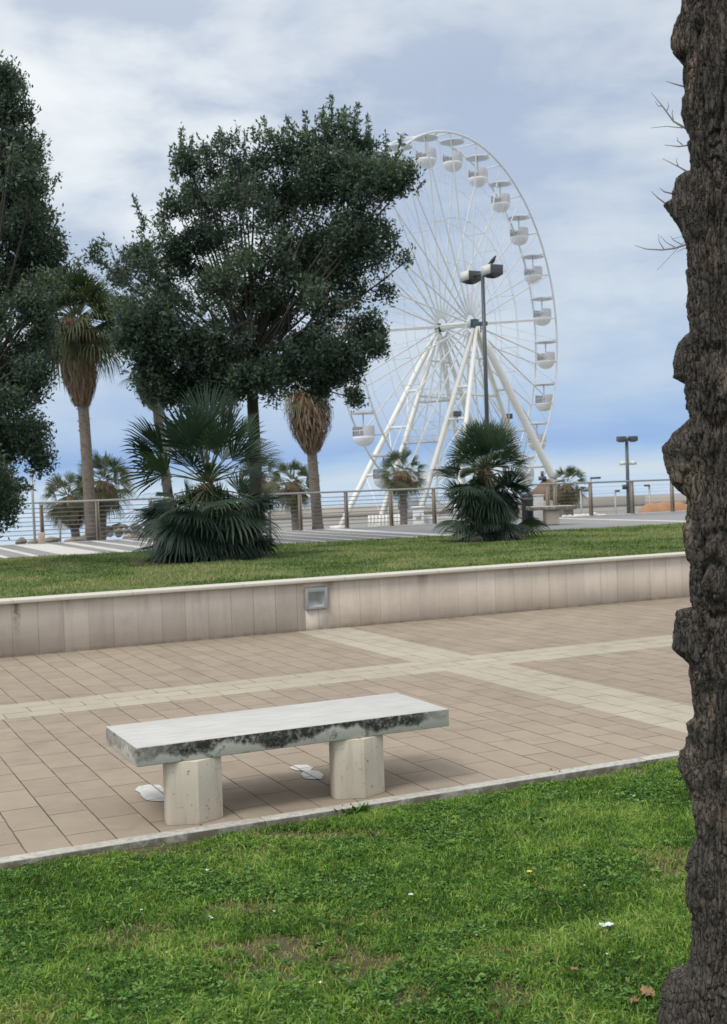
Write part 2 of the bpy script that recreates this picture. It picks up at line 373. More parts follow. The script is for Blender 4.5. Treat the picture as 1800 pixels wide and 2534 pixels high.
def b_bark(n):
    P = pos(n); p = sxyz(n, P)
    t = n.n('ShaderNodeAttribute', attribute_name='tint').outputs['Fac']
    st = cxyz(n, n.math('MULTIPLY', p[0], 1.), n.math('MULTIPLY', p[1], 1.), n.math('MULTIPLY', p[2], .12))
    vo = n.n('ShaderNodeTexVoronoi', {'Vector': n.n('ShaderNodeVectorMath', {0: st, 1: n.n('ShaderNodeVectorMath', {0: n.noise(P, 14, 4, out=1), 1: (.05, .05, .05)}, operation='MULTIPLY').outputs[0]}, operation='ADD').outputs[0], 'Scale': 60.}, feature='DISTANCE_TO_EDGE')
    cr = n.mapr(vo.outputs['Distance'], .0, .12, 1, 0)
    fine = n.noise(st, 120, 6, .75); mid = n.noise(P, 9, 5, .65)
    c = n.mix(mid, (.045, .040, .036), (.19, .165, .14))
    c = n.mix(n.mapr(fine, .38, .66, 0, .6), c, (.03, .026, .023))
    c = n.mix(n.mapr(n.noise(P, 5, 4), .56, .66, 0, .7), c, (.22, .175, .135))
    c = n.mix(n.mapr(t, .4, 1., 0, .75), c, (.26, .205, .15))
    c = n.mix(n.math('MULTIPLY', cr, n.mapr(mid, .3, .6, .2, .6)), c, (.014, .012, .011))
    h = n.math('ADD', n.math('MULTIPLY', fine, .5), n.math('MULTIPLY', cr, -1.))
    return bsdf(n, c, .92, h, .9, .006, spec=.2)
M_bark = mat('rough_bark', b_bark)
def b_ptrunk(n):
    P = pos(n); p = sxyz(n, P)
    c = n.mix(n.noise(P, 9, 6, .7), (.12, .095, .075), (.30, .25, .20)); c = n.mix(n.mapr(n.noise(cxyz(n, p[0], p[1], n.math('MULTIPLY', p[2], 3.)), 14, 5, .7), .5, .7, 0, .8), c, (.05, .04, .03))
    return bsdf(n, c, .9, n.noise(P, 30, 4), .8, .02)
M_ptrunk = mat('palm_trunk_bark', b_ptrunk)
M_tbark = plain('tree_bark', (.055, .048, .042), .9, var=.4, scale=12, bs=.8)
M_white = plain('white_painted_steel', (.78, .77, .71), .45, var=.07, scale=.6)
M_rimw = plain('white_rim_tube', (.72, .72, .69), .45, var=.07, scale=.6)
M_gond = plain('white_gondola_shell', (.76, .74, .73), .4, var=.06)
M_canopy = plain('grey_gondola_canopy', (.60, .60, .61), .5, var=.1)
M_teal = plain('teal_bearing', (.02, .085, .09), .5)
M_steel = plain('weathered_rail_steel', (.23, .215, .195), .5, .35, var=.2, scale=12)
M_rail = plain('top_rail_steel', (.36, .36, .34), .45, .35, var=.15)
M_cable = plain('rail_rod_steel', (.27, .27, .27), .45, .35)
M_postc = plain('post_flat_bar', (.30, .245, .19), .6, .15, var=.25, scale=14)
M_dgrey = plain('dark_grey_post', (.075, .09, .10), .45, .2)
M_lampw = plain('lamp_end_panel', (.70, .70, .66), .5, var=.06)
M_lampg = plain('lamp_side_panel', (.085, .09, .10), .5, var=.1)
M_lampd = plain('lamp_underside', (.02, .025, .03), .3)
M_bird = plain('bird_feathers', (.035, .037, .042), .7, var=.3, scale=30)
M_conc = plain('breakwater_concrete', (.40, .37, .32), .9, var=.2, scale=.25)
M_concd = plain('quay_asphalt', (.31, .295, .26), .9, var=.15, scale=.3)
M_prom = plain('promenade_grey_paving', (.27, .265, .255), .85, var=.16, scale=1.2)
M_promw = plain('promenade_white_stone', (.60, .585, .54), .8, var=.1, scale=2.)
M_rock = plain('rock', (.27, .23, .18), .95, var=.35, scale=3, bs=.8)
M_rockw = plain('pale_block', (.62, .60, .56), .9, var=.12)
M_fixg = plain('light_frame_grey', (.34, .35, .35), .5, var=.1, scale=14)
M_fixi = plain('light_recess_pale', (.50, .51, .50), .4, var=.1)
M_brown = plain('brown_roof', (.19, .125, .085), .9, var=.3, scale=3)
M_orange = plain('orange_tarp', (.36, .19, .095), .8, var=.3, scale=2)
M_beige = plain('beige_box', (.50, .40, .31), .8)
M_black = plain('black_bin', (.02, .022, .022), .5)
M_sign = plain('dark_sign', (.04, .055, .075), .5)
M_paint = plain('white_paint', (.62, .62, .60), .7, var=.08, scale=25)
def b_spot(n):
    p = sxyz(n, pos(n)); v = cxyz(n, n.math('ADD', p[1], -.02), n.math('ADD', p[0], -.938+10*PW))
    t = n.n('ShaderNodeTexBrick', {'Vector': v, 'Scale': 1., 'Mortar Size': .006, 'Mortar Smooth': .3, 'Brick Width': .43, 'Row Height': PW}, offset=.5, squash=1.)
    c = n.mix(n.mapr(n.noise(pos(n), 22, 5, .7), .35, .7, 0, .55), (.60, .60, .57), (.42, .38, .33))
    c = n.mix(n.math('MULTIPLY', t.outputs[1], .8), c, (.12, .10, .08))
    return bsdf(n, c, .8)
M_spot = mat('worn_white_spot', b_spot)
M_twig = plain('twig_bark', (.26, .25, .25), .9)
M_dryleaf = plain('dry_leaf', (.30, .17, .085), .8, var=.4, scale=40)
M_paper = plain('paper_scrap', (.72, .78, .80), .5, var=.1, scale=30)
M_yellow = plain('yellow_petals', (.85, .62, .01), .5, var=.1)
M_deadpet = plain('dead_petioles', (.16, .10, .065), .9, var=.4, scale=15)
def b_sea(n):
    P = pos(n); p = sxyz(n, P)
    wv = cxyz(n, n.math('MULTIPLY', p[0], .5), n.math('MULTIPLY', p[1], 1.), 0.)
    h = n.math('ADD', n.noise(wv, .55, 5, .65), n.math('MULTIPLY', n.noise(wv, .08, 3), 1.5))
    c = n.mix(n.mapr(n.noise(cxyz(n, n.math('MULTIPLY', p[0], .01), n.math('MULTIPLY', p[1], .03)), 1., 5), .4, .65, 0, 1), (.30, .42, .54), (.48, .56, .62))
    return bsdf(n, c, .35, h, .25, .3, spec=.5)
M_sea = mat('sea_water', b_sea)

# ------------------------------------------------------------------ ground, terraces, sea
def quad(name, pts, mt, kind='structure'):
    m = MB(); m.ngon(pts, [list(range(len(pts)))]); o = m.build(name, mt); o['kind'] = kind; return o
def slab_poly(name, xy, zt, zb, mt):
    m = MB(); n = len(xy); V = [(x, y, zt) for x, y in xy]+[(x, y, zb) for x, y in xy]
    m.ngon(V, [list(range(n)), list(range(n, 2*n))[::-1]]+[[i, i+n, (i+1) % n+n, (i+1) % n] for i in range(n)])
    o = m.build(name, mt); o['kind'] = 'structure'; return o
quad('sea', [(-9000, 20, -2.9), (9000, 20, -2.9), (9000, 15000, -2.9), (-9000, 15000, -2.9)], M_sea)
quad('ground', [(-300, -300, -3.2), (300, -300, -3.2), (300, 30, -3.2), (-300, 30, -3.2)], M_soil)
# plaza: terracotta fields and cream bands, all in one sheet without overlap
YB0, YB1, XB0, XB1 = 9.41, 9.41+3*PW, 5.19, 5.19+3*PW
def rects(name, rs, mt, z):
    m = MB()
    for x0, y0, x1, y1 in rs: m.add([(x0, y0, z), (x1, y0, z), (x1, y1, z), (x0, y1, z)], [[0, 1, 2, 3]])
    o = m.build(name, mt); o['kind'] = 'structure'; return o
rects('paving', [(-60, 5.83, XB0, YB0), (XB1, 5.83, 60, YB0), (-60, YB1, XB0, 12.96), (XB1, YB1, 60, 12.96)], M_terra, 0)
rects('paving_band_long', [(-60, YB0, 60, YB1)], M_cream1, 0)
rects('paving_band_cross', [(XB0, 5.83, XB1, YB0), (XB0, YB1, XB1, 12.96)], M_cream2, 0)
# kerb, slightly broken edge
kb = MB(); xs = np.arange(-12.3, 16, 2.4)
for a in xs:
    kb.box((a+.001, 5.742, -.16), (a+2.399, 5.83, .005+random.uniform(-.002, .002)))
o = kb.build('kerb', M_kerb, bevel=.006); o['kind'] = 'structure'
# near lawn surface
def terrain(name, x0, x1, y0, y1, nx, ny, f, mt):
    X, Y = np.meshgrid(np.linspace(x0, x1, nx), np.linspace(y0, y1, ny)); Z = f(X, Y)
    m = MB(); i = np.arange(ny-1)[:, None]*nx; j = np.arange(nx-1)[None]
    m.add(np.stack([X.ravel(), Y.ravel(), Z.ravel()], 1), np.stack([i+j, i+j+1, i+j+nx+1, i+j+nx], -1).reshape(-1, 4))
    o = m.build(name, mt, smooth=True); o['kind'] = 'structure'; return o
def near_z(x, y): return -.038+.035*(fbm(x*1.3, y*1.3, 3, 5)-.5)+.014*np.exp(-((y-5.74)/.12)**2)*(fbm(x*1.7, y, 2, 88)*2.2-.3)+.012*(fbm(x*7, y*7, 2, 15)-.5)
terrain('lawn', -12, 16, -6, 5.745, 420, 300, near_z, M_soil)
def up_edge(x): return np.interp(x, [3, 18.5], [23.3, 22.0])
def up_z(x, y):
    return .555-.055*np.clip((y-13.2)/9, 0, 1)+.05*(fbm(x*.35, y*.35, 3, 9)-.5)*np.clip((y-13.3)/1.5, 0, 1)*np.clip((up_edge(x)+.2-y)/1.5, 0, 1)
m = MB(); nx, ny = 160, 60
X = np.linspace(-25, 45, nx)[None]+np.zeros((ny, 1)); T = np.linspace(0, 1, ny)[:, None]
Y = 13.0+(up_edge(X)-13.0)*T; Z = up_z(X, Y)
i = np.arange(ny-1)[:, None]*nx; j = np.arange(nx-1)[None]
m.add(np.stack([X.ravel(), Y.ravel(), Z.ravel()], 1), np.stack([i+j, i+j+1, i+j+nx+1, i+j+nx], -1).reshape(-1, 4))
o = m.build('raised_lawn', M_ulawn, smooth=True); o['kind'] = 'structure'
# promenade
slab_poly('promenade', [(-30, 21), (50, 21), (50, 29.6), (-30, 29.6)], .488, -2.95, M_prom)
st = [(2.2, 2.34), (2.9, 3.04), (3.55, 3.69), (4.08, 4.24), (4.64, 5.42), (5.72, 5.98), (6.42, 6.62), (7.1, 7.26), (7.8, 7.95), (8.5, 8.64), (9.2, 9.34), (9.9, 10.04), (10.55, 10.7),
      (11.2, 11.34), (11.85, 12.0), (12.5, 12.95), (19.3, 19.65), (26.5, 26.9), (1.2, 1.34), (.3, .44), (-.6, -.46)]
rects('promenade_stripe', [(a, 21.2, b, 29.08) for a, b in st]+[(-30, 29.1, 50, 29.35)], M_promw, .492)
# quay below the promenade where the wheel stands
qa = atd(600, 1262, 128)
slab_poly('quay', [(8.5, 29.7), (60, 29.7), (260, 60), (330, 160), (atd(1900, 1220, 135)[0]+60, atd(1900, 1220, 135)[1]+30), (qa[0], qa[1]), (30, 70)], -2.0, -6, M_concd)
# breakwater far behind
bw = empty('breakwater', tuple(qa), 'long low beige concrete breakwater wall running behind the ferris wheel', 'breakwater')
m = MB(); p0 = atd(640, 1256, 128); p1 = atd(2400, 1195, 150); d_ = nrm((p1-p0)*[1, 1, 0]); pn = np.array([-d_[1], d_[0], 0])
top = -.9
for a, b, h in [(0, 44, top), (44.02, 84, top+.02), (84.02, 160, top+.9)]:
    q0 = p0+d_*a; q1 = p0+d_*b; c = (q0+q1)/2; c[2] = (h-4)/2
    m.obox(c, d_*(b-a)/2, pn*1.5, (0, 0, (h+4)/2))
part(m, 'wall', M_conc, bw)
m = MB(); c = p0+d_*45-pn*2.0; c[2] = -1.85; m.obox(c, d_*44, pn*.45, (0, 0, .22)); part(m, 'kerb_ledge', plain('ledge_dark', (.25, .235, .21), .9), bw)

# ------------------------------------------------------------------ retaining wall with recessed light
rw = empty('retaining_wall', (6, 13, 0), 'long travertine retaining wall with pale coping holding up the raised lawn', 'wall')
m = MB()
L0, L1, LZ0, LZ1 = 5.60, 5.93, .275, .515      # opening for the light
a_ = ony(757, 1508, 12.94); b_ = ony(809, 1453, 12.94); L0, LZ0 = a_[0], a_[2]; L1, LZ1 = b_[0], b_[2]
for x0, z0, x1, z1 in [(-25, -.1, L0, .553), (L1, -.1, 45, .553), (L0, -.1, L1, LZ0), (L0, LZ1, L1, .553)]:
    m.box((x0, 12.95, z0), (x1, 13.15, z1))
part(m, 'cladding', M_wall, rw)
m = MB(); m.box((-25, 12.905, .557), (45, 13.21, .594)); part(m, 'coping', M_cop, rw, bevel=.006)
wl = empty('recessed_wall_light', (L0, 12.94, LZ0), 'square grey recessed light set into the travertine retaining wall', 'wall light')
m = MB(); t = .035; y0, y1 = 12.925, 12.962
m.box((L0-.004, y0, LZ0-.004), (L0+t, y1, LZ1+.004)); m.box((L1-t, y0, LZ0-.004), (L1+.004, y1, LZ1+.004))
m.box((L0+t, y0, LZ0-.004), (L1-t, y1, LZ0+t*.7)); m.box((L0+t, y0, LZ1-t*1.3), (L1-t, y1, LZ1+.004))
part(m, 'frame', M_fixg, wl, bevel=.003)
m = MB(); V = [(L0+t, y1-.01, LZ0+t*.7), (L1-t, y1-.01, LZ0+t*.7), (L1-t, y1-.01, LZ1-t*1.3), (L0+t, y1-.01, LZ1-t*1.3),
               (L0+t+.03, 13.07, LZ0+t+.06), (L1-t-.03, 13.07, LZ0+t+.06), (L1-t-.03, 13.07, LZ1-t*1.3-.01), (L0+t+.03, 13.07, LZ1-t*1.3-.01)]
m.ngon(V, [[0, 1, 5, 4], [1, 2, 6, 5], [2, 3, 7, 6], [3, 0, 4, 7], [4, 5, 6, 7]]); part(m, 'reflector', M_fixi, wl)

# ------------------------------------------------------------------ foreground bench
def bench_pedestal(cx, yf, yb, h, mt, parent):
    pr = [(.005, yf), (.15, yf+.062), (.155, yf+.08), (.155, yb-.06), (.12, yb), (-.09, yb)]
    for k in range(9):
        a = PI*.5*k/8; pr.append((-.09-.053*math.sin(a), yf+.075+(yb-yf-.075)*math.cos(a)))
    for k in range(1, 6):
        a = PI*.5*k/6; pr.append((-.143+.053*(1-math.cos(a)), yf+.075-.03*math.sin(a)))
    n = len(pr); V = [(cx+x, y, 0) for x, y in pr]+[(cx+x, y, h) for x, y in pr]
    m = MB(); m.ngon(V, [list(range(n))[::-1], list(range(n, 2*n))]+[[i, (i+1) % n, (i+1) % n+n, i+n] for i in range(n)])
    return part(m, 'pedestal', mt, parent, bevel=.003)
be = empty('stone_bench', (2.38, 6.2, 0), 'white travertine slab bench with black lichen on its edge, by the near lawn kerb', 'bench')
m = MB(); m.box((1.492, 5.905, .321), (3.268, 6.545, .419)); part(m, 'seat', M_slab, be, bevel=.006)
bench_pedestal(1.79, 5.872, 6.08, .3205, M_ped, be); bench_pedestal(2.718, 5.872, 6.08, .3205, M_ped, be)

# paint spots on paving
def splat(pxy, name, label, sd):
    rr = random.Random(sd); P = [onz(x, y, .0)[:2] for x, y in pxy]; P = np.array(P)
    # subdivide and roughen
    Q = []
    for i in range(len(P)):
        for t in np.linspace(0, 1, 6, endpoint=False): Q.append(P[i]*(1-t)+P[(i+1) % len(P)]*t+np.array([rr.uniform(-1, 1), rr.uniform(-1, 1)])*.0022)
    m = MB(); n = len(Q); m.ngon([(q[0], q[1], .004) for q in Q], [list(range(n))])
    o = m.build(name, M_spot, loc=(P[0][0], P[0][1], .0)); tag(o, label, 'paint spot', 'white paint spots on the paving')
splat([(334, 1957), (342, 1948), (368, 1943), (394, 1944), (412, 1957), (418, 1972), (414, 1984), (396, 1985), (366, 1983), (352, 1974), (346, 1963)], 'paint_spot', 'rounded white paint spot on the paving left of the bench pedestals', 1)
splat([(716, 1901), (730, 1895), (760, 1894), (775, 1901), (768, 1908), (790, 1910), (802, 1920), (796, 1929), (778, 1930), (754, 1928), (745, 1918), (752, 1909), (734, 1908)], 'paint_spot', 'ragged white paint spot on the paving between the bench pedestals', 2)

# ------------------------------------------------------------------ near lawn grass
def blades(P, h, wd, tint, lean, curl=.5):
    """P (n,3) roots; arrays; each blade 5 verts: quad + tri"""
    n = len(P); az = rng.uniform(0, 2*PI, n); fz = rng.uniform(0, 2*PI, n)
    d = np.stack([np.cos(az), np.sin(az), np.zeros(n)], 1); s = np.stack([np.cos(fz), np.sin(fz), np.zeros(n)], 1)*wd[:, None]/2
    up = np.array([0, 0, 1.])
    mid = P+up*(h*.6)[:, None]+d*(h*lean*.35)[:, None]
    tip = P+up*(h*(1-lean*.35))[:, None]+d*(h*lean)[:, None]
    V = np.stack([P-s, P+s, mid+s*.8, mid-s*.8, tip], 1).reshape(-1, 3)
    b = np.arange(n)[:, None]*5
    return V, b+np.array([[0, 1, 2, 3]]), b+np.array([[3, 2, 4]]), np.repeat(tint, 5)
def in_poly_near(n):
    # visible wedge of lawn plus a margin
    x = rng.uniform(-.2, 5.6, n); y = rng.uniform(2.35, 5.74, n)
    k = (x > -.3+(y-2.35)*.02) & (x > .0+(y-2.6)*.1) & (x < y*1.0+.25)
    return x[k], y[k]
dead = [(*onz(690, 2345, 0)[:2], .26, .13, 1.), (*onz(820, 2330, 0)[:2], .14, .06, .6), (*onz(560, 2225, 0)[:2], .09, .05, .75), (*onz(650, 2225, 0)[:2], .15, .05, .7), (*onz(525, 2322, 0)[:2], .06, .04, 1.),
        (*onz(350, 2300, 0)[:2], .22, .10, .5), (*onz(890, 2360, 0)[:2], .16, .09, .8), (*onz(1240, 2340, 0)[:2], .15, .05, .5), (*onz(1260, 2440, 0)[:2], .10, .07, .6), (*onz(1660, 2120, 0)[:2], .18, .16, .7),
        (*onz(900, 2250, 0)[:2], .2, .06, .4), (*onz(60, 2500, 0)[:2], .2, .12, .4), (*onz(1000, 2440, 0)[:2], .12, .06, .5), (*onz(1420, 1905, 0)[:2], .5, .05, .9), (*onz(780, 2050, 0)[:2], .45, .045, .9), (*onz(420, 2095, 0)[:2], .5, .04, .7)]
def deadf(x, y):
    f = np.zeros_like(x); nn = fbm(x*16, y*16, 3, 3)
    for cx, cy, rx, ry, a in dead:
        # ellipse axes along the view (screen-wide, shallow)
        dx = (x-cx)*RIGHT[0]+(y-cy)*RIGHT[1]; dy = (x-cx)*FWD[0]+(y-cy)*FWD[1]
        f = np.maximum(f, a*np.clip(1.25-1.1*((dx/rx)**2+(dy/(ry*1.7))**2)-3.4*(nn-.5), 0, 1))
    return f
m = MB()
x, y = in_poly_near(430000); D = deadf(x, y)
nn = fbm(x*3.2, y*3.2, 4, 21); n2_ = fbm(x*11, y*11, 3, 33)
keep = rng.uniform(size=len(x)) < np.clip(1.-.80*D-1.3*np.clip(.42-n2_, 0, 1), .08, 1)*np.clip((5.745-y)/.06+1.6*(fbm(x*4, y*4, 3, 44)-.42)*4, .05, 1)
x, y, D, nn, n2_ = x[keep], y[keep], D[keep], nn[keep], n2_[keep]
h = (.018+.028*rng.uniform(size=len(x))**1.5+.014*np.clip((nn-.45)*3, 0, 1))*(1-.35*D)*np.clip(.6+(5.71-y)/.3, 0, 1)
h[rng.uniform(size=len(x)) < .025] *= 1.6
tint = np.clip(.20+.55*(nn-.35)+.5*(n2_-.45)+.34*rng.uniform(-1, 1, len(x)), 0, .70)
dm = rng.uniform(size=len(x)) < (D*.85+.035+.14*np.clip(nn-.55, 0, 1)*3)
tint = np.where(dm, rng.uniform(.72, .93, len(x)), tint)
P = np.stack([x, y, near_z(x, y)-.004], 1)
V, q, t3, ti = blades(P, h, rng.uniform(.0032, .0068, len(x)), tint, rng.uniform(.2, 1.3, len(x)))
m.add(V, q, ti); m.Ft.append(t3+(m.n-len(V)))
xo = rng.uniform(-11, 15, 190000); yo = rng.uniform(-5, 5.73, 190000)
ko = ~((xo > -.3) & (xo > (yo-2.6)*.1) & (xo < yo*1.0+.25) & (yo > 2.35)); xo, yo = xo[ko], yo[ko]; no = fbm(xo*3.2, yo*3.2, 3, 21)
V, q, t3, ti = blades(np.stack([xo, yo, near_z(xo, yo)-.004], 1), rng.uniform(.025, .06, len(xo)), rng.uniform(.012, .022, len(xo)), np.clip(.25+.7*(no-.4)+rng.uniform(-.25, .25, len(xo)), 0, .7), rng.uniform(.3, 1.3, len(xo)))
m.add(V, q, ti); m.Ft.append(t3+(m.n-len(V)))
o = m.build('grass', M_grass); tag(o, kind='stuff'); o['label'] = 'short green grass of the near lawn with dry patches'
# clover and broad leaves
m = MB(); x, y = in_poly_near(150000); D = deadf(x, y)
cn = .6*fbm(x*1.9+40, y*1.9, 3, 51)+.4*fbm(x*7, y*7, 3, 61)
k = (rng.uniform(size=len(x)) < np.clip((cn-.47)*4.5, .06, .62)) & (rng.uniform(size=len(x)) > D*1.3) & (y < 5.66)
x, y = x[k], y[k]; n = len(x); hz = near_z(x, y)+rng.uniform(.004, .030, n)
tb = np.clip(rng.uniform(-.1, 1.1, n), 0, 1); sz = rng.uniform(.0045, .0105, n)*np.where(rng.uniform(size=n) < .04, 1.8, 1)
for kf in range(3):
    az = rng.uniform(0, 2*PI, n) if kf == 0 else az+2*PI/3
    tl = rng.uniform(-.35, .5, n)
    d = np.stack([np.cos(az)*np.cos(tl), np.sin(az)*np.cos(tl), np.sin(tl)], 1)*sz[:, None]
    s = np.stack([-np.sin(az), np.cos(az), rng.uniform(-.5, .5, n)], 1)*sz[:, None]
    c0 = np.stack([x, y, hz], 1)
    V = np.stack([c0, c0+d*1.1+s*.62, c0+d*1.75, c0+d*1.1-s*.62], 1).reshape(-1, 3)
    m.add(V, np.arange(n)[:, None]*4+np.array([[0, 1, 2, 3]]), np.repeat(np.clip(tb+rng.uniform(-.1, .1, n), 0, 1), 4))
o = m.build('clover', M_clover); tag(o, kind='stuff'); o['label'] = 'broad clover leaves growing through the near lawn'
# raised lawn grass
m = MB(); nb = 150000
x = rng.uniform(0, 22, nb); y = 13.22+(rng.uniform(size=nb)**1.35)*10
k = (x > y*.05) & (x < y*.92+.6) & (y < up_edge(x)); x, y = x[k], y[k]
k = (np.hypot(x-f1p[0], y-f1p[1]) > 1.15*(.6+.8*fbm(x*2.5, y*2.5, 2, 5))) & (np.hypot(x-f2p[0], y-f2p[1]) > .85*(.6+.8*fbm(x*2.5, y*2.5, 2, 5))); x, y = x[k], y[k]
nn = fbm(x*1.1, y*1.1, 4, 71)
h = rng.uniform(.02, .05, len(x))*np.clip(.2+1.6*fbm(x*3, y*3, 3, 79), .4, 1.6); P = np.stack([x, y, up_z(x, y)-.004], 1)
ti = np.clip(.5+2.2*(nn-.5)+.9*(fbm(x*5, y*5, 3, 75)-.5)+rng.uniform(-.3, .3, len(x)), 0, 1)
V, q, t3, ti = blades(P, h, rng.uniform(.008, .016, len(x)), ti, rng.uniform(.2, 1., len(x)))
m.add(V, q, ti); m.Ft.append(t3+(m.n-len(V)))
o = m.build('raised_grass', M_ugrass); tag(o, kind='stuff'); o['label'] = 'mown grass of the raised lawn behind the travertine wall'

# ------------------------------------------------------------------ near tree trunk
PX = [(1686, -200), (1690, -100), (1686, 0), (1681, 31), (1669, 68), (1661, 100), (1663, 126), (1673, 140), (1695, 146), (1690, 178), (1698, 210), (1695, 238), (1688, 247), (1685, 283), (1694, 315), (1707, 336), (1711, 388), (1716, 430), (1690, 436), (1674, 448), (1670, 496), (1657, 508), (1657, 517), (1681, 556), (1697, 598), (1710, 630), (1711, 668), (1703, 674), (1707, 729), (1699, 761), (1704, 824), (1681, 847), (1665, 902), (1668, 934), (1688, 950), (1689, 981), (1705, 1036), (1682, 1065), (1663, 1086), (1648, 1112), (1652, 1154), (1665, 1200), (1700, 1235), (1700, 1300), (1690, 1308), (1700, 1381), (1713, 1410), (1708, 1445), (1718, 1505), (1681, 1515), (1675, 1550), (1674, 1608), (1703, 1643), (1715, 1725), (1718, 1785), (1703, 1795), (1700, 1846), (1686, 1859), (1680, 1906), (1706, 1976), (1721, 2081), (1703, 2112), (1695, 2233), (1712, 2273), (1703, 2367), (1692, 2405), (1657, 2412), (1639, 2448), (1630, 2534), (1622, 2600)]
TD = 3.72
axis = atd(1858, 2440, TD)[:2]                      # trunk axis on the ground
vd = nrm(np.array([axis[0], axis[1], 0])); lv = np.array([-vd[1], vd[0], 0])   # lv points left of the view
zz = []; rrr = []
for px, py in PX:
    r = ray(px, py); # intersect plane through the axis, perpendicular to vd
    t = (axis@vd[:2])/(r@vd); p = CO+r*t
    zz.append(p[2]); rrr.append(float((p[:2]-axis)@lv[:2]))
zz = np.array(zz)[::-1]; rrr = np.array(rrr)[::-1]
NTH, NZ = 380, 1150
zs = np.linspace(-.08, 4.6, NZ); th = np.arange(NTH)*2*PI/NTH
sil = np.interp(zs, zz, rrr); sil = np.where(zs > zz[-1], rrr[-1], sil)
ker = np.hanning(61); ker /= ker.sum(); base = np.convolve(np.pad(sil, 30, mode='edge'), ker, 'valid')
base = np.minimum(base, np.convolve(np.pad(np.minimum(sil, base), 60, mode='edge'), np.ones(121)/121, 'valid'))
TH, ZZ = np.meshgrid(th, zs)
la = math.atan2(lv[1], lv[0]); dth = np.angle(np.exp(1j*(TH-la)))
RB = .205
wv = np.exp(-(dth/.75)**2)
# circumferential noise: sample on the cylinder with periodic blending
cxn = np.cos(TH)*RB; syn = np.sin(TH)*RB
def cyl(fn, sx, sz, sd):
    a = np.abs(np.cos(TH))**2
    return fn(cxn*sx+9, ZZ*sz+syn*sx*.35, sd)*(1-a)+fn(syn*sx+31, ZZ*sz+cxn*sx*.35, sd+7)*a
lump = cyl(lambda x, y, s: fbm(x, y, 4, s), 7, 4.5, 101)-.5
big = cyl(lambda x, y, s: fbm(x, y, 2, s), 3, 1.6, 131)-.5
off = (sil-base)[:, None]
sil = sil-.002; base = base-.002
Rr = base[:, None]*wv+(base.mean()*.97+.02*np.exp(-zs/.25)*4)[:, None]*(1-wv)+off*1.25*np.exp(-(dth/.42)**2)
amp = .25+.75*(1-np.exp(-(dth/.5)**2))
Rr += (big*.10+lump*.075)*amp
# burls elsewhere on the trunk
for kx in range(46):
    bz = rng.uniform(0, 4.6); bt = la+rng.uniform(.35, 5.9); br_ = rng.uniform(.03, .085); bh = rng.uniform(.012, .04)
    dd = np.hypot(np.angle(np.exp(1j*(TH-bt)))*RB, (ZZ-bz)*.75)
    bump = np.exp(-(dd/br_)**4)*(.6+.8*lump); lip = np.clip((ZZ-bz)/br_, -1, 1)
    Rr += bh*bump*(1+.35*lip)-.014*np.exp(-((dd-br_*1.25)/.012)**2)
# fissured bark
def fis(x, y, s):
    f1, f2 = worley(x+.7*fbm(x*2, y*2, 2, s+3), y+.7*fbm(x*2+5, y*2, 2, s+4), s); return np.clip((f2-f1)*3.2, 0, 1)
fi = cyl(fis, 24, 3.6, 201); fi2 = cyl(fis, 95, 9, 231); fi3 = cyl(fis, 15, 26, 261)
msk = np.clip((cyl(lambda x, y, s: fbm(x, y, 2, s), 6, 4, 271)-.42)*6, 0, 1)
Rr += -.019*(1-fi)**2-.0065*(1-fi2)**1.5-.006*(1-fi3)**3*msk
tr = cyl(lambda x, y, s: fbm(x, y, 3, s), 15, 5, 291)*8; fr = tr-np.floor(tr); Rr += .015*np.clip(fr*5, 0, 1)-.010*fr-.008
fine = cyl(lambda x, y, s: fbm(x, y, 4, s), 120, 26, 301)-.5; Rr += fine*.011
# diagonal cracks
for z0, sl, a0 in [(1.45, 1.3, .3), (2.9, 1.0, .5), (2.05, -1.2, .9), (.75, 1.6, .2), (.35, -1.1, .6)]:
    u = dth*RB; ln_ = ZZ-z0-sl*(u+.1)*1.0+.02*(fbm(u*30, ZZ*30, 3, 7)-.5)*2
    Rr -= .016*np.exp(-(ln_/.008)**2)*((dth > -1.6) & (dth < .9))
lean = (zs*0)[:, None]
V = np.stack([axis[0]+Rr*np.cos(TH), axis[1]+Rr*np.sin(TH), ZZ+.012*(fi-.5)+.02*lump], -1).reshape(-1, 3)
tintb = np.clip((cyl(lambda x, y, s: fbm(x, y, 3, s), 11, 7, 401)-.60)*6, 0, 1)*(lump > .02)
m = MB(); i = np.arange(NZ-1)[:, None]*NTH; j = np.arange(NTH)[None]; k = (j+1) % NTH
m.add(V, np.stack([i+j, i+k, i+NTH+k, i+NTH+j], -1).reshape(-1, 4), tintb.ravel())
nt_ = empty('rough_tree', (axis[0], axis[1], -.05), 'dark gnarled bare trunk with burls and cracked bark, close by on the right', 'tree')
part(m, 'trunk', M_bark, nt_)
m = MB()                                            # a few pruned limbs above the picture
for a, l in ((.4, 1.3), (2.3, 1.5), (3.9, 1.1), (5.2, 1.4)):
    p0 = np.array([axis[0], axis[1], 4.35]); d = np.array([math.cos(a), math.sin(a), 1.1])
    pts = [p0+d*l*t+np.array([0, 0, .15*math.sin(t*5)]) for t in np.linspace(0, 1, 7)]
    m.tube(pts, np.linspace(.13, .05, 7), 12)
part(m, 'limb', M_bark, nt_)

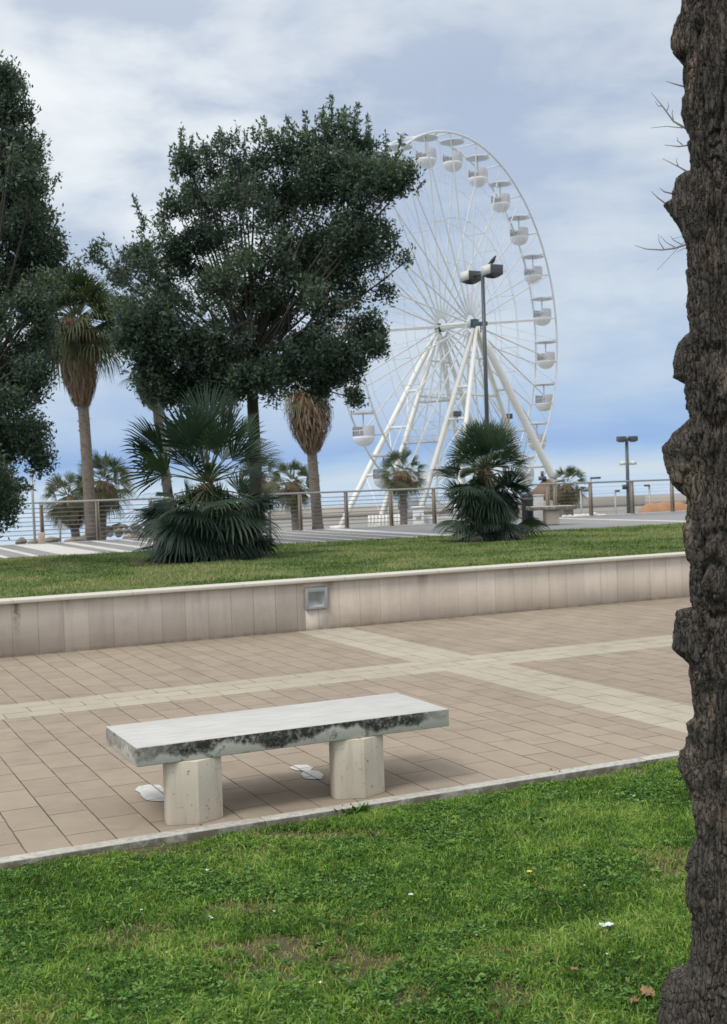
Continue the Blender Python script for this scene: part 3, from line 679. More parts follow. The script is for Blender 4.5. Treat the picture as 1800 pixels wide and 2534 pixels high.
# bare tree farther back, mostly hidden by the trunk: its twigs show to the left
bt = atd(1830, 1500, 14); bt[2] = 0
btr = empty('bare_tree', (bt[0], bt[1], 0), 'leafless tree with thin grey twigs showing past the left edge of the gnarled trunk', 'tree')
m = MB(); tp = [bt+np.array([.0, 0, z]) for z in (0, 1.5, 3, 4.5, 6, 7.2)]; m.tube(tp, [.13, .11, .095, .08, .055, .03], 10); part(m, 'trunk', M_tbark, btr)
m = MB()
tw = [[(1850, 420), (1760, 360), (1700, 318), (1668, 300), (1640, 262), (1612, 228)], [(1690, 316), (1650, 312), (1612, 316)], [(1850, 300), (1760, 235), (1700, 215), (1670, 207), (1648, 200)], [(1850, 430), (1750, 368), (1710, 358), (1680, 362), (1645, 358)],
      [(1850, 520), (1760, 450), (1712, 430), (1680, 412), (1640, 392)], [(1850, 560), (1740, 500), (1670, 480), (1645, 474), (1632, 464)], [(1850, 590), (1740, 530), (1660, 512), (1630, 490), (1612, 473)],
      [(1850, 560), (1760, 585), (1700, 604), (1670, 614), (1640, 618), (1600, 616), (1572, 607)], [(1672, 612), (1650, 600), (1634, 582)], [(1645, 618), (1632, 598), (1630, 578)], [(1690, 606), (1668, 594), (1660, 584)], [(1640, 262), (1630, 262), (1622, 250)],
      [(1650, 275), (1656, 262), (1654, 252)], [(1690, 358), (1678, 348), (1676, 338)], [(1680, 412), (1675, 400), (1676, 390)], [(1668, 300), (1664, 280), (1666, 270)], [(1720, 606), (1690, 616), (1676, 624)]]
for t in tw:
    P = [atd(a, b, 14) for a, b in t]; n = len(P); big_ = t[0][0] > 1800
    m.tube(P, np.linspace(.022 if big_ else .006, .0028, n), 6)
for kx in range(40):                                 # the rest of the crown, right of the frame
    z = rng.uniform(2.6, 7); a = rng.uniform(-1.9, 1.9); d = RIGHT*math.cos(a)*[1, 1, 0]+FWD*math.sin(a)*[1, 1, 0]; d = d*rng.uniform(.5, 1.)*(1 if math.cos(a) > 0 else .35)
    P = [bt*[1, 1, 0]+np.array([0, 0, z])+d*l+np.array([0, 0, .35*l]) for l in (0, .6, 1.2, 1.8)]
    P = [p_+rng.normal(0, .05, 3)*(i_ > 0) for i_, p_ in enumerate(P)]; m.tube(P, [.035, .02, .012, .004], 6)
    for s_ in range(4): b_ = P[1]*(1-s_/4)+P[3]*s_/4; m.tube([b_, b_+d*.25+rng.normal(0, .12, 3), b_+d*.4+rng.normal(0, .22, 3)], [.008, .005, .002], 5)
part(m, 'branches', M_twig, btr)

# ------------------------------------------------------------------ leafy trees
def leaf_cloud(m, tips, dirs, ll, nper, spread, tbase):
    """tips (n,3) ends of twigs, nper leaves on each"""
    n = len(tips); T = np.repeat(tips, nper, 0); Dr = np.repeat(dirs, nper, 0); tb = np.repeat(tbase, nper)
    k = len(T); al = rng.uniform(-1, .15, k)[:, None]*spread
    c = T+Dr*al+rng.normal(0, spread*.26, (k, 3))
    d = Dr*.6+rng.normal(0, .75, (k, 3)); d /= np.linalg.norm(d, axis=1)[:, None]
    s = np.cross(d, rng.normal(0, 1, (k, 3))); s /= np.linalg.norm(s, axis=1)[:, None]
    L = ll*rng.uniform(.65, 1.2, k)[:, None]
    V = np.stack([c, c+d*L*.45+s*L*.2, c+d*L, c+d*L*.45-s*L*.2], 1).reshape(-1, 3)
    m.add(V, np.arange(k)[:, None]*4+np.array([[0, 1, 2, 3]]), np.repeat(np.clip(tb+rng.normal(0, .18, k), 0, 1), 4))
def leafy_tree(name, label, foot, D, blobs, twr, leaf=.1, dens=1., shoots=(), fork=None, mn=0, group=None):
    t = empty(name, tuple(foot), label, 'tree', group)
    mc = MB(); mb = MB()
    px = lambda b: atd(b[0]*1.1084, b[1]*1.1084, D)
    top = px(fork); S = D/F*1.1084
    # trunk
    n = 12; P = [foot*(1-u)+top*u+np.array([.04*math.sin(5*u), .03*math.cos(4*u), 0]) for u in np.linspace(0, 1, n)]
    mb.tube(P, [twr*(1.25-.3*u if u > .1 else 1.55-2*u) for u in np.linspace(0, 1, n)], 14)
    for b in blobs:
        bx, by, br = b[:3]; den = b[3] if len(b) > 3 else 1.
        depth = b[4] if len(b) > 4 else random.uniform(-.9, .9)*1.3
        c = px((bx, by))+FWD*depth; r = br*S
        # limb from the trunk to the blob
        q0 = P[-1] if random.random() < .7 else P[-3]
        mid = (q0*.5+c*.5)+np.array([random.uniform(-.2, .2), random.uniform(-.2, .2), -.15*np.linalg.norm(c-q0)*.4])
        cv = [(1-u)**2*q0+2*u*(1-u)*mid+u*u*c for u in np.linspace(0, 1, 9)]
        mb.tube(cv, np.linspace(twr*.34, .010, 9), 7)
        nt2 = int(640*dens*den*r*r/.8)+20
        for sub in range(int(nt2)):
            pass
        v = rng.normal(0, 1, (nt2, 3)); v /= np.linalg.norm(v, axis=1)[:, None]
        rad = r*(rng.uniform(.05, 1, nt2)**.42)
        lob = .78+.45*vnoise(v[:, 0]*2.2+bx, v[:, 2]*2.2+v[:, 1]*1.7+by, 5)
        tips = c+v*(rad*lob)[:, None]*np.array([1, 1, .95])
        # break into tufts: drop the twigs in random voids
        vv = .6*fbm(tips[:, 0]*1.5+tips[:, 1]*.8, tips[:, 2]*1.5, 2, mn+3)+.4*fbm(tips[:, 0]*4.5+9, tips[:, 2]*4.5, 2, mn+5)
        k = vv > ((.485 if den >= 1 else .485)-(.045 if mn == 11 else 0))
        if k.sum() < 6: k[:] = True
        tips = tips[k]; v = v[k]
        dr = v*.6+np.array([0, 0, .6])+rng.normal(0, .3, v.shape); dr /= np.linalg.norm(dr, axis=1)[:, None]
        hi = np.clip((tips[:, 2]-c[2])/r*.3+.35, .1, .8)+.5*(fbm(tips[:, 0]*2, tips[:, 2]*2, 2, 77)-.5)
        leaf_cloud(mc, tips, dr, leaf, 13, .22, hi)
        for kx in range(max(3, int(nt2*.015))):
            e = tips[rng.integers(len(tips))]; mb.tube([c, c*.45+e*.55+rng.normal(0, .05, 3), e], [.014, .008, .004], 5, cap=False)
    for sx, sy, ex, ey in shoots:
        a = px((sx, sy))+FWD*random.uniform(-.4, .4); b = px((ex, ey)); mb.tube([a, (a+b)/2+rng.normal(0, .02, 3), b], [.012, .008, .003], 5)
        n2 = max(4, int(np.linalg.norm(b-a)/.045)); tt = np.linspace(.15, 1, n2)[:, None]; tp_ = a+(b-a)*tt
        leaf_cloud(mc, tp_, np.repeat(nrm(b-a)[None], n2, 0), leaf*.95, 7, .09, np.full(n2, .55))
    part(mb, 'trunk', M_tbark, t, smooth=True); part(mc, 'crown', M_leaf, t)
    return t
main_blobs = [(262, 590, 50, .9), (310, 560, 50, .7), (330, 660, 70), (300, 760, 38, .8), (380, 760, 75), (400, 590, 70, .8), (430, 430, 46, .6), (440, 340, 34, .5), (480, 510, 75, .8), (520, 390, 65), (575, 340, 52, .9), (560, 470, 85),
              (640, 420, 80), (660, 330, 58, .9), (745, 300, 58, 1), (800, 330, 50, .9), (740, 400, 85), (820, 430, 65), (885, 430, 44, .8), (915, 415, 26, .6), (690, 530, 100), (800, 540, 80), (600, 600, 90), (860, 620, 44, .9), (905, 590, 24, .6), (740, 640, 95), (820, 720, 52, .9),
              (840, 770, 28, .8), (650, 710, 85), (560, 780, 70), (480, 800, 70), (430, 830, 48), (690, 790, 85), (765, 800, 65), (620, 850, 60), (540, 860, 48), (730, 860, 52), (790, 880, 30, .9), (470, 690, 75, .8), (860, 380, 36, .7), (480, 620, 60, .8), (350, 620, 60, .9), (250, 610, 44, .8), (430, 700, 70), (520, 740, 70), (350, 800, 60), (600, 680, 75), (480, 760, 60), (560, 640, 80), (620, 760, 70), (510, 850, 50), (410, 480, 40, .6), (430, 380, 40, .6), (345, 850, 46, .9, -.4), (385, 865, 50, 1, -.6), (440, 880, 46, 1, -.5), (330, 810, 44, .9), (540, 660, 80, .8, -1.3), (560, 740, 80, 1, -1.2), (240, 600, 36, .9), (262, 650, 44, .9), (300, 700, 55, .9), (345, 700, 70, .9, -1), (430, 760, 80, 1, -1), (290, 610, 55, .9, -.5), (700, 740, 90, 1, -1.2), (400, 480, 50, .6), (470, 430, 66, .8), (470, 360, 50, .7), (410, 430, 50, .65), (440, 490, 60, .75), (400, 540, 60, .7), (530, 350, 44, .7), (500, 850, 60, 1, -.8), (600, 850, 60, 1, -1)]
main_sh = [(740, 280, 738, 212), (720, 290, 722, 235), (790, 300, 800, 228), (770, 300, 768, 240), (680, 300, 682, 250), (655, 300, 640, 262), (620, 330, 586, 262), (410, 360, 405, 285), (430, 350, 428, 305), (495, 360, 492, 288), (460, 370, 455, 320), (570, 320, 565, 285),
           (820, 330, 822, 260), (860, 370, 862, 298), (880, 380, 900, 300), (330, 520, 298, 438), (320, 520, 322, 490), (240, 590, 208, 578), (600, 330, 605, 290), (545, 340, 548, 295), (930, 430, 945, 405), (400, 420, 385, 385)]
foot = onz(630, 1345, .5); foot[2] = .46
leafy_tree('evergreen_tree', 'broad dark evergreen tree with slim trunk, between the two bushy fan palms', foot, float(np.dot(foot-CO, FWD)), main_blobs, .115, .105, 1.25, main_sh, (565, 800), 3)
left_blobs = [(18, 215, 40), (5, 290, 60), (45, 330, 42, .9), (55, 400, 48, .9), (98, 425, 38, .7), (20, 430, 75), (60, 500, 62), (105, 520, 36, .7), (20, 590, 80), (80, 610, 50, .9), (100, 690, 50), (30, 720, 80), (85, 780, 58), (105, 830, 34, .9), (20, 850, 75), (60, 910, 48), (10, 960, 60), (45, 1010, 38, .9),
              (5, 1080, 55), (38, 1080, 34, .8), (-5, 1160, 34, .7), (-70, 400, 100), (-80, 600, 110), (-80, 800, 110), (-70, 1000, 80), (-60, 280, 70), (-160, 700, 90), (-150, 500, 80), (115, 740, 30, .9), (20, 160, 22, .8), (40, 260, 50, .9), (10, 350, 70), (30, 660, 80), (50, 760, 80), (30, 480, 80), (80, 560, 60, .9), (110, 650, 50, .9), (40, 830, 75), (15, 1020, 60), (60, 960, 50, .9), (20, 1130, 50, .9), (40, 190, 30, .8)]
left_sh = [(20, 190, 22, 142), (5, 200, 2, 150), (45, 230, 55, 175), (60, 300, 72, 230), (110, 420, 135, 385), (90, 420, 100, 375), (120, 520, 148, 530), (110, 620, 140, 600), (20, 1170, 42, 1165), (80, 330, 98, 300), (40, 1080, 75, 1090)]
lf = atd(-95*1.1084, 1400, 19.5); lf[2] = .5
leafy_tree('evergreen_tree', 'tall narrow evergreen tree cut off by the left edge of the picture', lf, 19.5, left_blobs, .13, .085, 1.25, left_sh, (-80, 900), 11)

# ------------------------------------------------------------------ palms
def fan(m, base, d, up, pet, rad, nseg, spread, droop, fold=.12, w0=.028, tint=.4, tp=None, split=.45):
    """one palmate leaf: petiole from base along d, then segments"""
    base = np.asarray(base, float); d = nrm(d); side = nrm(np.cross(d, up)); nu = np.cross(side, d)
    hub = base+d*pet+np.array([0, 0, -droop*.25*pet])
    if pet > .05 and tp is not None:
        tp.tube([base, base*.5+hub*.5+nu*.03*pet, hub], [.016, .011, .008], 4, cap=False)
    aa = np.linspace(-spread, spread, nseg)+rng.normal(0, .02, nseg)
    Ls = rad*(.72+.28*np.cos(aa*.75))*rng.uniform(.9, 1.06, nseg)
    V = []; Q = []; k = 0
    for a, L in zip(aa, Ls):
        dr = d*math.cos(a)+side*math.sin(a); dr = nrm(dr+nu*fold*math.cos(a*2)*.5)
        sd_ = np.cross(dr, nu); sd_ = nrm(sd_)
        wm = L*math.sin(spread/nseg)*1.04*split
        p1 = hub+dr*L*split; p2 = hub+dr*L*.78+np.array([0, 0, -droop*L*.12]); p3 = hub+dr*L*.97+np.array([0, 0, -droop*L*.42])
        z = nu*wm*.35
        V += [hub, p1-sd_*wm-z, p1+z, p1+sd_*wm-z, p2-sd_*wm*.6, p2+sd_*wm*.6, p3]
        Q += [[k, k+1, k+2, k+2], [k, k+2, k+3, k+3], [k+1, k+4, k+5, k+3], [k+4, k+6, k+6, k+5]]; k += 7
    T = [[q[0], q[1], q[2]] for q in Q if q[2] == q[3]]+[[q[0], q[1], q[3]] for q in Q if q[1] == q[2] and q[2] != q[3]]
    Qq = [q for q in Q if len(set(q)) == 4]
    V = np.array(V); b = m.n
    m.V.append(V); m.a.append(np.full(len(V), np.clip(tint+rng.normal(0, .06), 0, 1))); m.n += len(V)
    if T: m.Ft.append(np.array(T)+b)
    if Qq: m.Fq.append(np.array(Qq)+b)
def sph(az, el): return np.array([math.cos(az)*math.cos(el), math.sin(az)*math.cos(el), math.sin(el)])
M_petg = plain('green_petioles', (.10, .12, .05), .7)
M_deadfan = leafmat('dead_fan_leaves', [(0, (.06, .045, .03)), (1, (.17, .13, .085))], .05, .9, .1)
def fan_bush(label, foot, hz, up_n, up_pet, up_rad, lo_n, lo_pet, lo_rad, sk_n, sk_r, side, R0, up_rng=74, lo_rng=(-4, 58)):
    t = empty('fan_palm', tuple(foot), label, 'palm', 'bushy fan palms on the raised lawn')
    ml = MB(); mt = MB(); mp = MB(); md = MB(); Z1 = np.array([0, 0, 1.])
    heads = [(np.array([0, 0, hz]), 1., up_n, lo_n)]+[(np.array(sd_[:3]), sd_[3], sd_[4], sd_[5]) for sd_ in side]
    for hp, k_, nu_, nl_ in heads:
        h0 = foot+hp
        P = [foot+np.array([hp[0]*u**1.5, hp[1]*u**1.5, -.05+(hp[2]+.05)*u]) for u in np.linspace(0, 1, 7)]
        mt.tube(P, np.array([.20, .17, .15, .14, .13, .12, .07])*(.6+.4*k_), 12)
        for q_ in range(int(34*k_)):                     # fibrous heart: short brown stubs
            d = sph(rng.uniform(0, 6.28), rng.uniform(-.3, 1.2)); mt.tube([h0-Z1*.12, h0-Z1*.12+d*rng.uniform(.12, .24)*k_], [.03, .012], 4)
        for k in range(nu_):                             # upper tier, stiff, standing clear of the heart
            u = (k+.5)/nu_; el = R_(86)-(u**.85)*R_(up_rng)+random.uniform(-.08, .08); az = k*2.39996+random.uniform(-.3, .3)
            d = sph(az, el); up = Z1 if el < 1.2 else np.array([math.cos(az+PI), math.sin(az+PI), .1])
            up = nrm(up+rng.normal(0, .35, 3))
            fan(ml, h0+d*.05, d, up, up_pet*k_*random.uniform(.6, 1.1), up_rad*k_*random.uniform(.82, 1.1), 20, R_(random.uniform(40, 70)), .10+.25*u, tint=random.uniform(.15, .75), tp=mp, split=.5, fold=.3)
        for k in range(nl_):                             # lower tier, arching outwards and down
            u = (k+.5)/nl_; el = R_(lo_rng[0])-u*R_(lo_rng[1])+random.uniform(-.1, .1); az = k*2.39996+1+random.uniform(-.3, .3)
            d = sph(az, el); up = nrm(Z1+rng.normal(0, .3, 3))
            fan(ml, h0-Z1*.10+sph(az, 0)*.06, d, up, lo_pet*k_*random.uniform(.75, 1.15)*(1-.25*u), lo_rad*k_*random.uniform(.8, 1.12), 20, R_(random.uniform(60, 88)), .35+.4*u, tint=random.uniform(0, .7), tp=mp, split=.5, fold=.25)
    for k in range(sk_n):                                # leaves close to the ground
        az = k*2.39996; u = k/sk_n; z = hz*.5*(1-u)+.12
        d = sph(az, R_(random.uniform(-50, -5)))
        fan(ml, foot+sph(az, 0)*random.uniform(.1, .3)+Z1*z, d, nrm(Z1+rng.normal(0, .3, 3)), sk_r*.45*random.uniform(.5, 1.1), sk_r*.55*random.uniform(.7, 1.15), 18, R_(random.uniform(45, 85)), .6, tint=random.uniform(0, .35), tp=mp, split=.5)
    for k in range(46):
        az = rng.uniform(0, 2*PI); r0 = rng.uniform(.1, .6)*R0
        o0 = foot+sph(az, 0)*r0+Z1*rng.uniform(.02, .32)
        if k % 9: md.tube([o0, o0+sph(az, rng.uniform(-.4, .8))*rng.uniform(.12, .4)], [.022, .008], 5)
        else: fan(md, o0, sph(az, -.3), Z1, .1, .34*R0, 14, R_(35), .6, tint=.6)
    part(mt, 'trunk', M_deadpet, t); part(mp, 'petioles', M_petg, t); part(ml, 'crown', M_fan, t); part(md, 'dead_leaves', M_deadfan, t)
    return t
lr = RIGHT*[1, 1, 0]
f1 = onz(520, 1386, .52); f1[2] = .50
hz1 = float(ony(508, 1195, f1[1])[2]-f1[2])
a1 = lr*.5; a2 = lr*-.3
fan_bush('large bushy fan palm left of the slim-trunked evergreen tree', f1, hz1, 30, .78, .78, 54, .72, .76, 34, 1.05, [(a1[0], a1[1]+.15, .62, .62, 10, 14), (a2[0], a2[1]+.3, .55, .6, 8, 12)], 1.2)
f2_ = onz(1207, 1336, .52); f2_[2] = .50
hz2 = float(ony(1190, 1160, f2_[1])[2]-f2_[2])
fan_bush('smaller dark fan palm on the right, in front of the ferris wheel', f2_, hz2, 38, .50, .60, 34, .52, .60, 16, .75, [(*(lr*.3)[:2], hz2*.55, .85, 9, 8), (*(lr*-.3)[:2], hz2*.55, .85, 9, 8)], .95, 96, (-14, 62))

def tall_palm(label, foot, top, lean_top, rt, crown_r, skirt_h, nfan, skirt_w, green=.4, sk0=.55, name='palm_tree', group='tall palms beyond the railing', nsk=420, petl=.5, drp=0, petm=None):
    """foot, top world points; skirt of dead leaves hanging below the crown"""
    t = empty(name, tuple(foot), label, 'palm', group)
    mt = MB(); n = 16; us = np.linspace(0, 1, n)
    P = [foot*(1-u)+top*u+lean_top*math.sin(u*PI)*.5 for u in us]
    mt.tube(P, [rt*(1.35 if u < .04 else 1.12-.2*u) for u in us], 12)
    # stubs of old petioles
    H_ = np.linalg.norm(top-foot)
    for k in range(int(210*H_/6)):
        u = rng.uniform(.02, .98); c = foot*(1-u)+top*u+lean_top*math.sin(u*PI)*.5; az = rng.uniform(0, 2*PI)
        d = sph(az, .6); mt.tube([c+d*[1, 1, 0]*rt*.8, c+d*[1, 1, 0]*rt*1.0+d*rt*rng.uniform(.25, .6)], [rt*.22, rt*.07], 4)
    part(mt, 'trunk', M_ptrunk, t)
    mc = MB(); mp = MB()
    for k in range(nfan):
        u = (k+.5)/nfan; el = R_(84)-(u**(.7 if drp else 1))*R_(150 if drp else 128)+random.uniform(-.1, .1); az = k*2.39996
        d = sph(az, el); up = np.array([0, 0, 1.]) if abs(el) < 1.2 else np.array([math.cos(az+PI), math.sin(az+PI), .1])
        up = nrm(up+rng.normal(0, .6, 3))
        fan(mc, top+d*rt, d, up, crown_r*petl*random.uniform(.8, 1.1), crown_r*(.95-petl*.6)*random.uniform(.85, 1.1), 18, R_(68), .35+.85*u, tint=green+.35*u+random.uniform(-.1, .15), tp=mp, split=.45)
    part(mc, 'crown', M_wash, t); part(mp, 'petioles', M_petg, t)
    ms = MB(); ax = nrm(top-foot)
    for k in range(int(nsk*1.9)):
        u = rng.uniform()**.8; az = rng.uniform(0, 2*PI)
        # bulb profile: wide below the crown, closing on the trunk at the lower end
        def prof(v): return rt+skirt_w*(math.sin(min(1., v*1.5+sk0)*PI/2))*(1-max(0., (v-.42)/.58)**1.7)
        r0 = prof(u)*rng.uniform(.7, 1.16); L = skirt_h*rng.uniform(.14, .3)
        c0 = top-ax*(skirt_h*u)+sph(az, 0)*r0
        u2 = min(1., u+L/skirt_h); c1 = top-ax*(skirt_h*u2)+sph(az+rng.uniform(-.22, .22), 0)*(prof(u2)*rng.uniform(.8, 1.3)+rt*.1)
        c1 = c1+rng.normal(0, .03, 3); mid = (c0+c1)/2+sph(az, 0)*rng.uniform(.01, .07)
        s = nrm(np.cross(ax, sph(az, 0)))*rng.uniform(.008, .026)*max(.6, rt/.14)
        ms.add([c0-s, c0+s, mid+s*.8, mid-s*.8, c1+s*.25, c1-s*.25], [[0, 1, 2, 3], [3, 2, 4, 5]], np.clip(rng.normal(.45, .25), 0, 1))
    core = MB(); zz_ = np.linspace(0, 1, 9); ms.tube([top-ax*skirt_h*v for v in zz_], [max(rt, prof(v)*.78) for v in zz_], 12, tint=.1)
    part(ms, 'dead_leaf_skirt', M_skirt, t)
    return t
def pp(fx, fy, tx, ty, d, zf=None):
    a = atd(fx, fy, d); b = atd(tx, ty, d)
    if zf is not None: a[2] = zf
    return a, b
a, b = pp(228, 1345, 188, 790, 31); tall_palm('tallest palm with brown skirt and stubbly trunk, left of the large fan palm', a, b, lr*.05, .14, 1.35, 2.2, 74, .34, .2, nsk=700, petl=.42)
a, b = pp(430, 1330, 376, 915, 33); tall_palm('tall palm almost hidden behind the large fan palm and the evergreen crown', a, b, lr*0, .13, .7, 1.1, 12, .36, .6)
a, b = pp(788, 1318, 760, 965, 32); tall_palm('tall palm with brown hanging skirt just right of the evergreen trunk', a, b, lr*0, .13, .7, 1.65, 14, .40, nsk=560)
a, b = pp(192, 1345, 168, 1228, 33); tall_palm('short shaggy palm behind the railing left of the tallest palm trunk', a, b, lr*0, .11, .66, .88, 44, .30, .55, drp=1, sk0=.12, group='small palms behind the railing', nsk=260)
a, b = pp(252, 1340, 256, 1190, 35); tall_palm('small palm behind the railing just right of the tallest palm trunk', a, b, lr*0, .11, .86, .9, 46, .30, .45, drp=1, sk0=.12, group='small palms behind the railing', nsk=260)
a, b = pp(733, 1318, 724, 1192, 38); tall_palm('small palm behind the railing left of the brown-skirted palm trunk', a, b, lr*0, .11, .7, .75, 42, .26, .5, drp=1, sk0=.12, group='small palms behind the railing', nsk=220)
a, b = pp(650, 1318, 640, 1178, 42); tall_palm('small palm peeping out right behind the evergreen trunk', a, b, lr*0, .12, .8, .9, 40, .3, .5, drp=1, sk0=.12, group='small palms behind the railing', nsk=220)
a, b = pp(1000, 1300, 996, 1165, 68, -2); tall_palm('palm standing under the ferris wheel behind its left legs', a, b, lr*0, .2, 1.25, 1.2, 42, .5, .35, drp=1, sk0=.12, group='small palms behind the railing', nsk=200)
a, b = pp(1402, 1300, 1404, 1198, 72, -2); tall_palm('small far palm right of the thick right leg of the ferris wheel', a, b, lr*0, .2, 1.1, 1.3, 38, .45, .3, drp=1, sk0=.12, group='small palms behind the railing', nsk=200)

# ------------------------------------------------------------------ railing
fe = empty('railing', (12, 29.3, .49), 'metal railing with flat posts and thin rods along the seaward edge of the promenade', 'railing')
FY = 29.25; zr = .49+.97
posts = [5.34+1.323*k for k in range(-6, 12)]+[21.04-1.5+.1, 21.14, 22.64, 24.14, 25.64, 27.14, 28.64, 30.14]
posts = [p for p in posts if not (18.6 < p < 19.4)]
for x in posts:
    m = MB()
    for dx in (-.03, .03):
        V = []
        for (z, y0, y1) in ((.49, FY-.06, FY+.05), (zr-.02, FY-.035, FY+.05)):
            for xx in (x+dx-.009, x+dx+.009): V += [(xx, y0, z), (xx, y1, z)]
        m.add(V, [[0, 1, 3, 2], [4, 6, 7, 5], [0, 4, 5, 1], [2, 3, 7, 6], [0, 2, 6, 4], [1, 5, 7, 3]])
    m.box((x-.018, FY-.02, .55), (x+.018, FY+.04, zr-.05))
    part(m, 'post', M_postc, fe)
m = MB(); m.tube([(-6, FY-.01, zr), (31, FY-.01, zr)], .026, 10); part(m, 'handrail', M_rail, fe)
for k in range(8):
    z = .60+k*.103; m = MB(); m.tube([(-6, FY+.045, z), (17.3, FY+.045, z)], .0105, 6); part(m, 'rod', M_cable, fe)
for k in range(8):
    z = .60+k*.103; m = MB(); m.tube([(17.3, FY+.045, z), (31, FY+.045, z)], .003, 5); part(m, 'rod', M_cable, fe)

# ------------------------------------------------------------------ lamps
def lamp_head(parent, c, d, w=.21, l=.2, hh=.12):
    """box luminaire centred at c, long axis d"""
    d = nrm(d); s = np.array([-d[1], d[0], 0]); hd = MB()
    hd.obox(c, d*l, s*w, (0, 0, hh)); o = part(hd, 'lamp_head', M_lampg, parent, bevel=.01)
    return o, d, s
def street_lamp(label, foot, ztop, rp, axis_d, off1, off2, sc_=1., heads=2, bird=False):
    t = empty('street_lamp', tuple(foot), label, 'street lamp')
    m = MB(); f = np.array(foot); m.tube([f, f+[0, 0, (ztop-f[2])*.5], (f[0], f[1], ztop)], [rp*1.15, rp, rp*.9], 12); part(m, 'pole', M_dgrey, t)
    m = MB(); m.lathe((f[0], f[1], f[2]), [(0, .02), (rp*2.4, .02), (rp*2.4, 0), (0, 0)][::-1], 12); part(m, 'base_plate', M_dgrey, t)
    d = nrm(axis_d); s = np.array([-d[1], d[0], 0]); tp = np.array([f[0], f[1], ztop])
    for o in (off1, off2):
        c = tp+d*o+np.array([0, 0, .02])
        L, W, Hh = .19*sc_, .19*sc_, .115*sc_
        hb = MB(); hb.obox(c, d*L, s*W, (0, 0, Hh)); hd = part(hb, 'lamp_head', M_lampg, t, bevel=.008)
        cap = MB()
        cap.obox(c-s*(W+.004)*(1 if s@RIGHT > 0 else -1), d*L*1.0, s*.004, (0, 0, Hh)); cp = cap.build('end_panel', M_lampw, None); cp.parent = hd
        cp.location = -np.array(t.location)
        und = MB(); e = [c+d*a*L*.98+s*b*W*.98-[0, 0, Hh+.001] for a, b in ((-1, -1), (1, -1), (1, 1), (-1, 1))]; g = [c+d*a*L*.45+s*b*W*.5-[0, 0, Hh+.07*sc_] for a, b in ((-1, -1), (1, -1), (1, 1), (-1, 1))]
        und.ngon(e+g, [[0, 1, 5, 4], [1, 2, 6, 5], [2, 3, 7, 6], [3, 0, 4, 7], [7, 6, 5, 4]]); part(und, 'diffuser', M_lampd, t)
    ar = MB(); ar.tube([tp+d*off1, tp+d*off2], rp*.7, 8); part(ar, 'arm', M_dgrey, t)
    return t, tp, d
f_ = onz(1215, 1300, .49); f_ = ony(1214, 1310, 26.0); f_[2] = .49
ztop = float(ony(1207, 678, 26.0)[2])
ad = nrm(RIGHT*[1, 1, 0]*.5-FWD*[1, 1, 0]*.9)
_, tp, d = street_lamp('tall dark lamp post with two box heads, rising behind the right fan palm', f_, ztop, .052, ad, .42, -.52)
# bird on the near head
bp = tp+d*.44+np.array([0, 0, .135])
bd = empty('bird', tuple(bp), 'small dark bird perched on the right box head of the tall lamp', 'bird')
m = MB()
u = nrm(RIGHT*[1, 1, 0])
P = [bp+u*-.11+[0, 0, .03], bp+u*-.06+[0, 0, .06], bp+[0, 0, .105], bp+u*.035+[0, 0, .15], bp+u*.05+[0, 0, .185], bp+u*.075+[0, 0, .215], bp+u*.10+[0, 0, .24]]
m.tube(P, [.012, .03, .055, .045, .03, .022, .004], 12)
m.tube([bp+[0, .012, 0], bp+[0, .012, .07]], .006, 5); m.tube([bp+[.01, -.015, 0], bp+[.01, -.015, .07]], .006, 5)
part(m, 'body', M_bird, bd, smooth=True)
# far lamp on the quay at the right
f_ = atd(1557, 1290, 62); f_[2] = -2.0; zt = float(atd(1555, 1086, 62)[2])
t, tp, d = street_lamp('distant lamp post with two flat heads and speakers, right of the ferris wheel', f_, zt, .09, nrm(RIGHT*[1, 1, 0]*.95+FWD*[1, 1, 0]*.3), .36, -.3, 1.0)
m = MB(); q = atd(1556, 1148, 62)
for dx in (-.28, .24): m.obox(q+lr*dx+[0, 0, .05], lr*.16, FWD*.12, (0, 0, .1))
m.tube([q-lr*.4, q+lr*.4], .03, 6); part(m, 'speaker', M_lampw, t)
m = MB(); q = atd(1548, 1205, 61.8); m.obox(q, lr*.15, FWD*.02, (0, 0, .12)); part(m, 'sign_panel', M_sign, t)
# slim pale lamp at the railing on the left
f_ = ony(87, 1344, 29.1); f_[2] = .49; tpz = ony(77, 1172, 29.1)
t = empty('slim_lamp', tuple(f_), 'slim pale lamp post standing at the railing on the far left', 'lamp post')
m = MB(); m.tube([f_, (f_[0]-.02, f_[1], tpz[2])], .03, 10); part(m, 'pole', M_rail, t)
m = MB(); c = np.array([f_[0]+.04, f_[1], tpz[2]+.03]); m.obox(c, lr*.09, FWD*[1, 1, 0]*.06, (0, 0, .035)); part(m, 'lamp_head', M_lampw, t, bevel=.006)
# car-park lamps behind
def small_lamp(px, pt, pb, d, dx, label):
    f_ = atd(px, pb, d); f_[2] = -2; tz = atd(px, pt, d)
    t = empty('small_lamp', tuple(f_), label, 'lamp post', 'low lamps by the breakwater')
    m = MB(); m.tube([f_, (f_[0], f_[1], tz[2])], .045*d/60, 8); part(m, 'pole', M_rail, t)
    m = MB(); tp = np.array([f_[0], f_[1], tz[2]]); m.obox(tp+lr*dx*.5*d/60+[0, 0, .0], lr*abs(dx)*.5*d/60, FWD*.1, (0, 0, .05*d/60)); part(m, 'lamp_head', M_lampg, t)
small_lamp(1440, 1214, 1290, 62, .36, 'grey lamp with an arm to the right, seen through the railing beside the small bench')
small_lamp(1525, 1215, 1290, 64, .22, 'short-armed lamp just left of the distant lamp with speakers')
small_lamp(1610, 1201, 1290, 60, -.24, 'lamp standing behind the orange mound, arm pointing left')
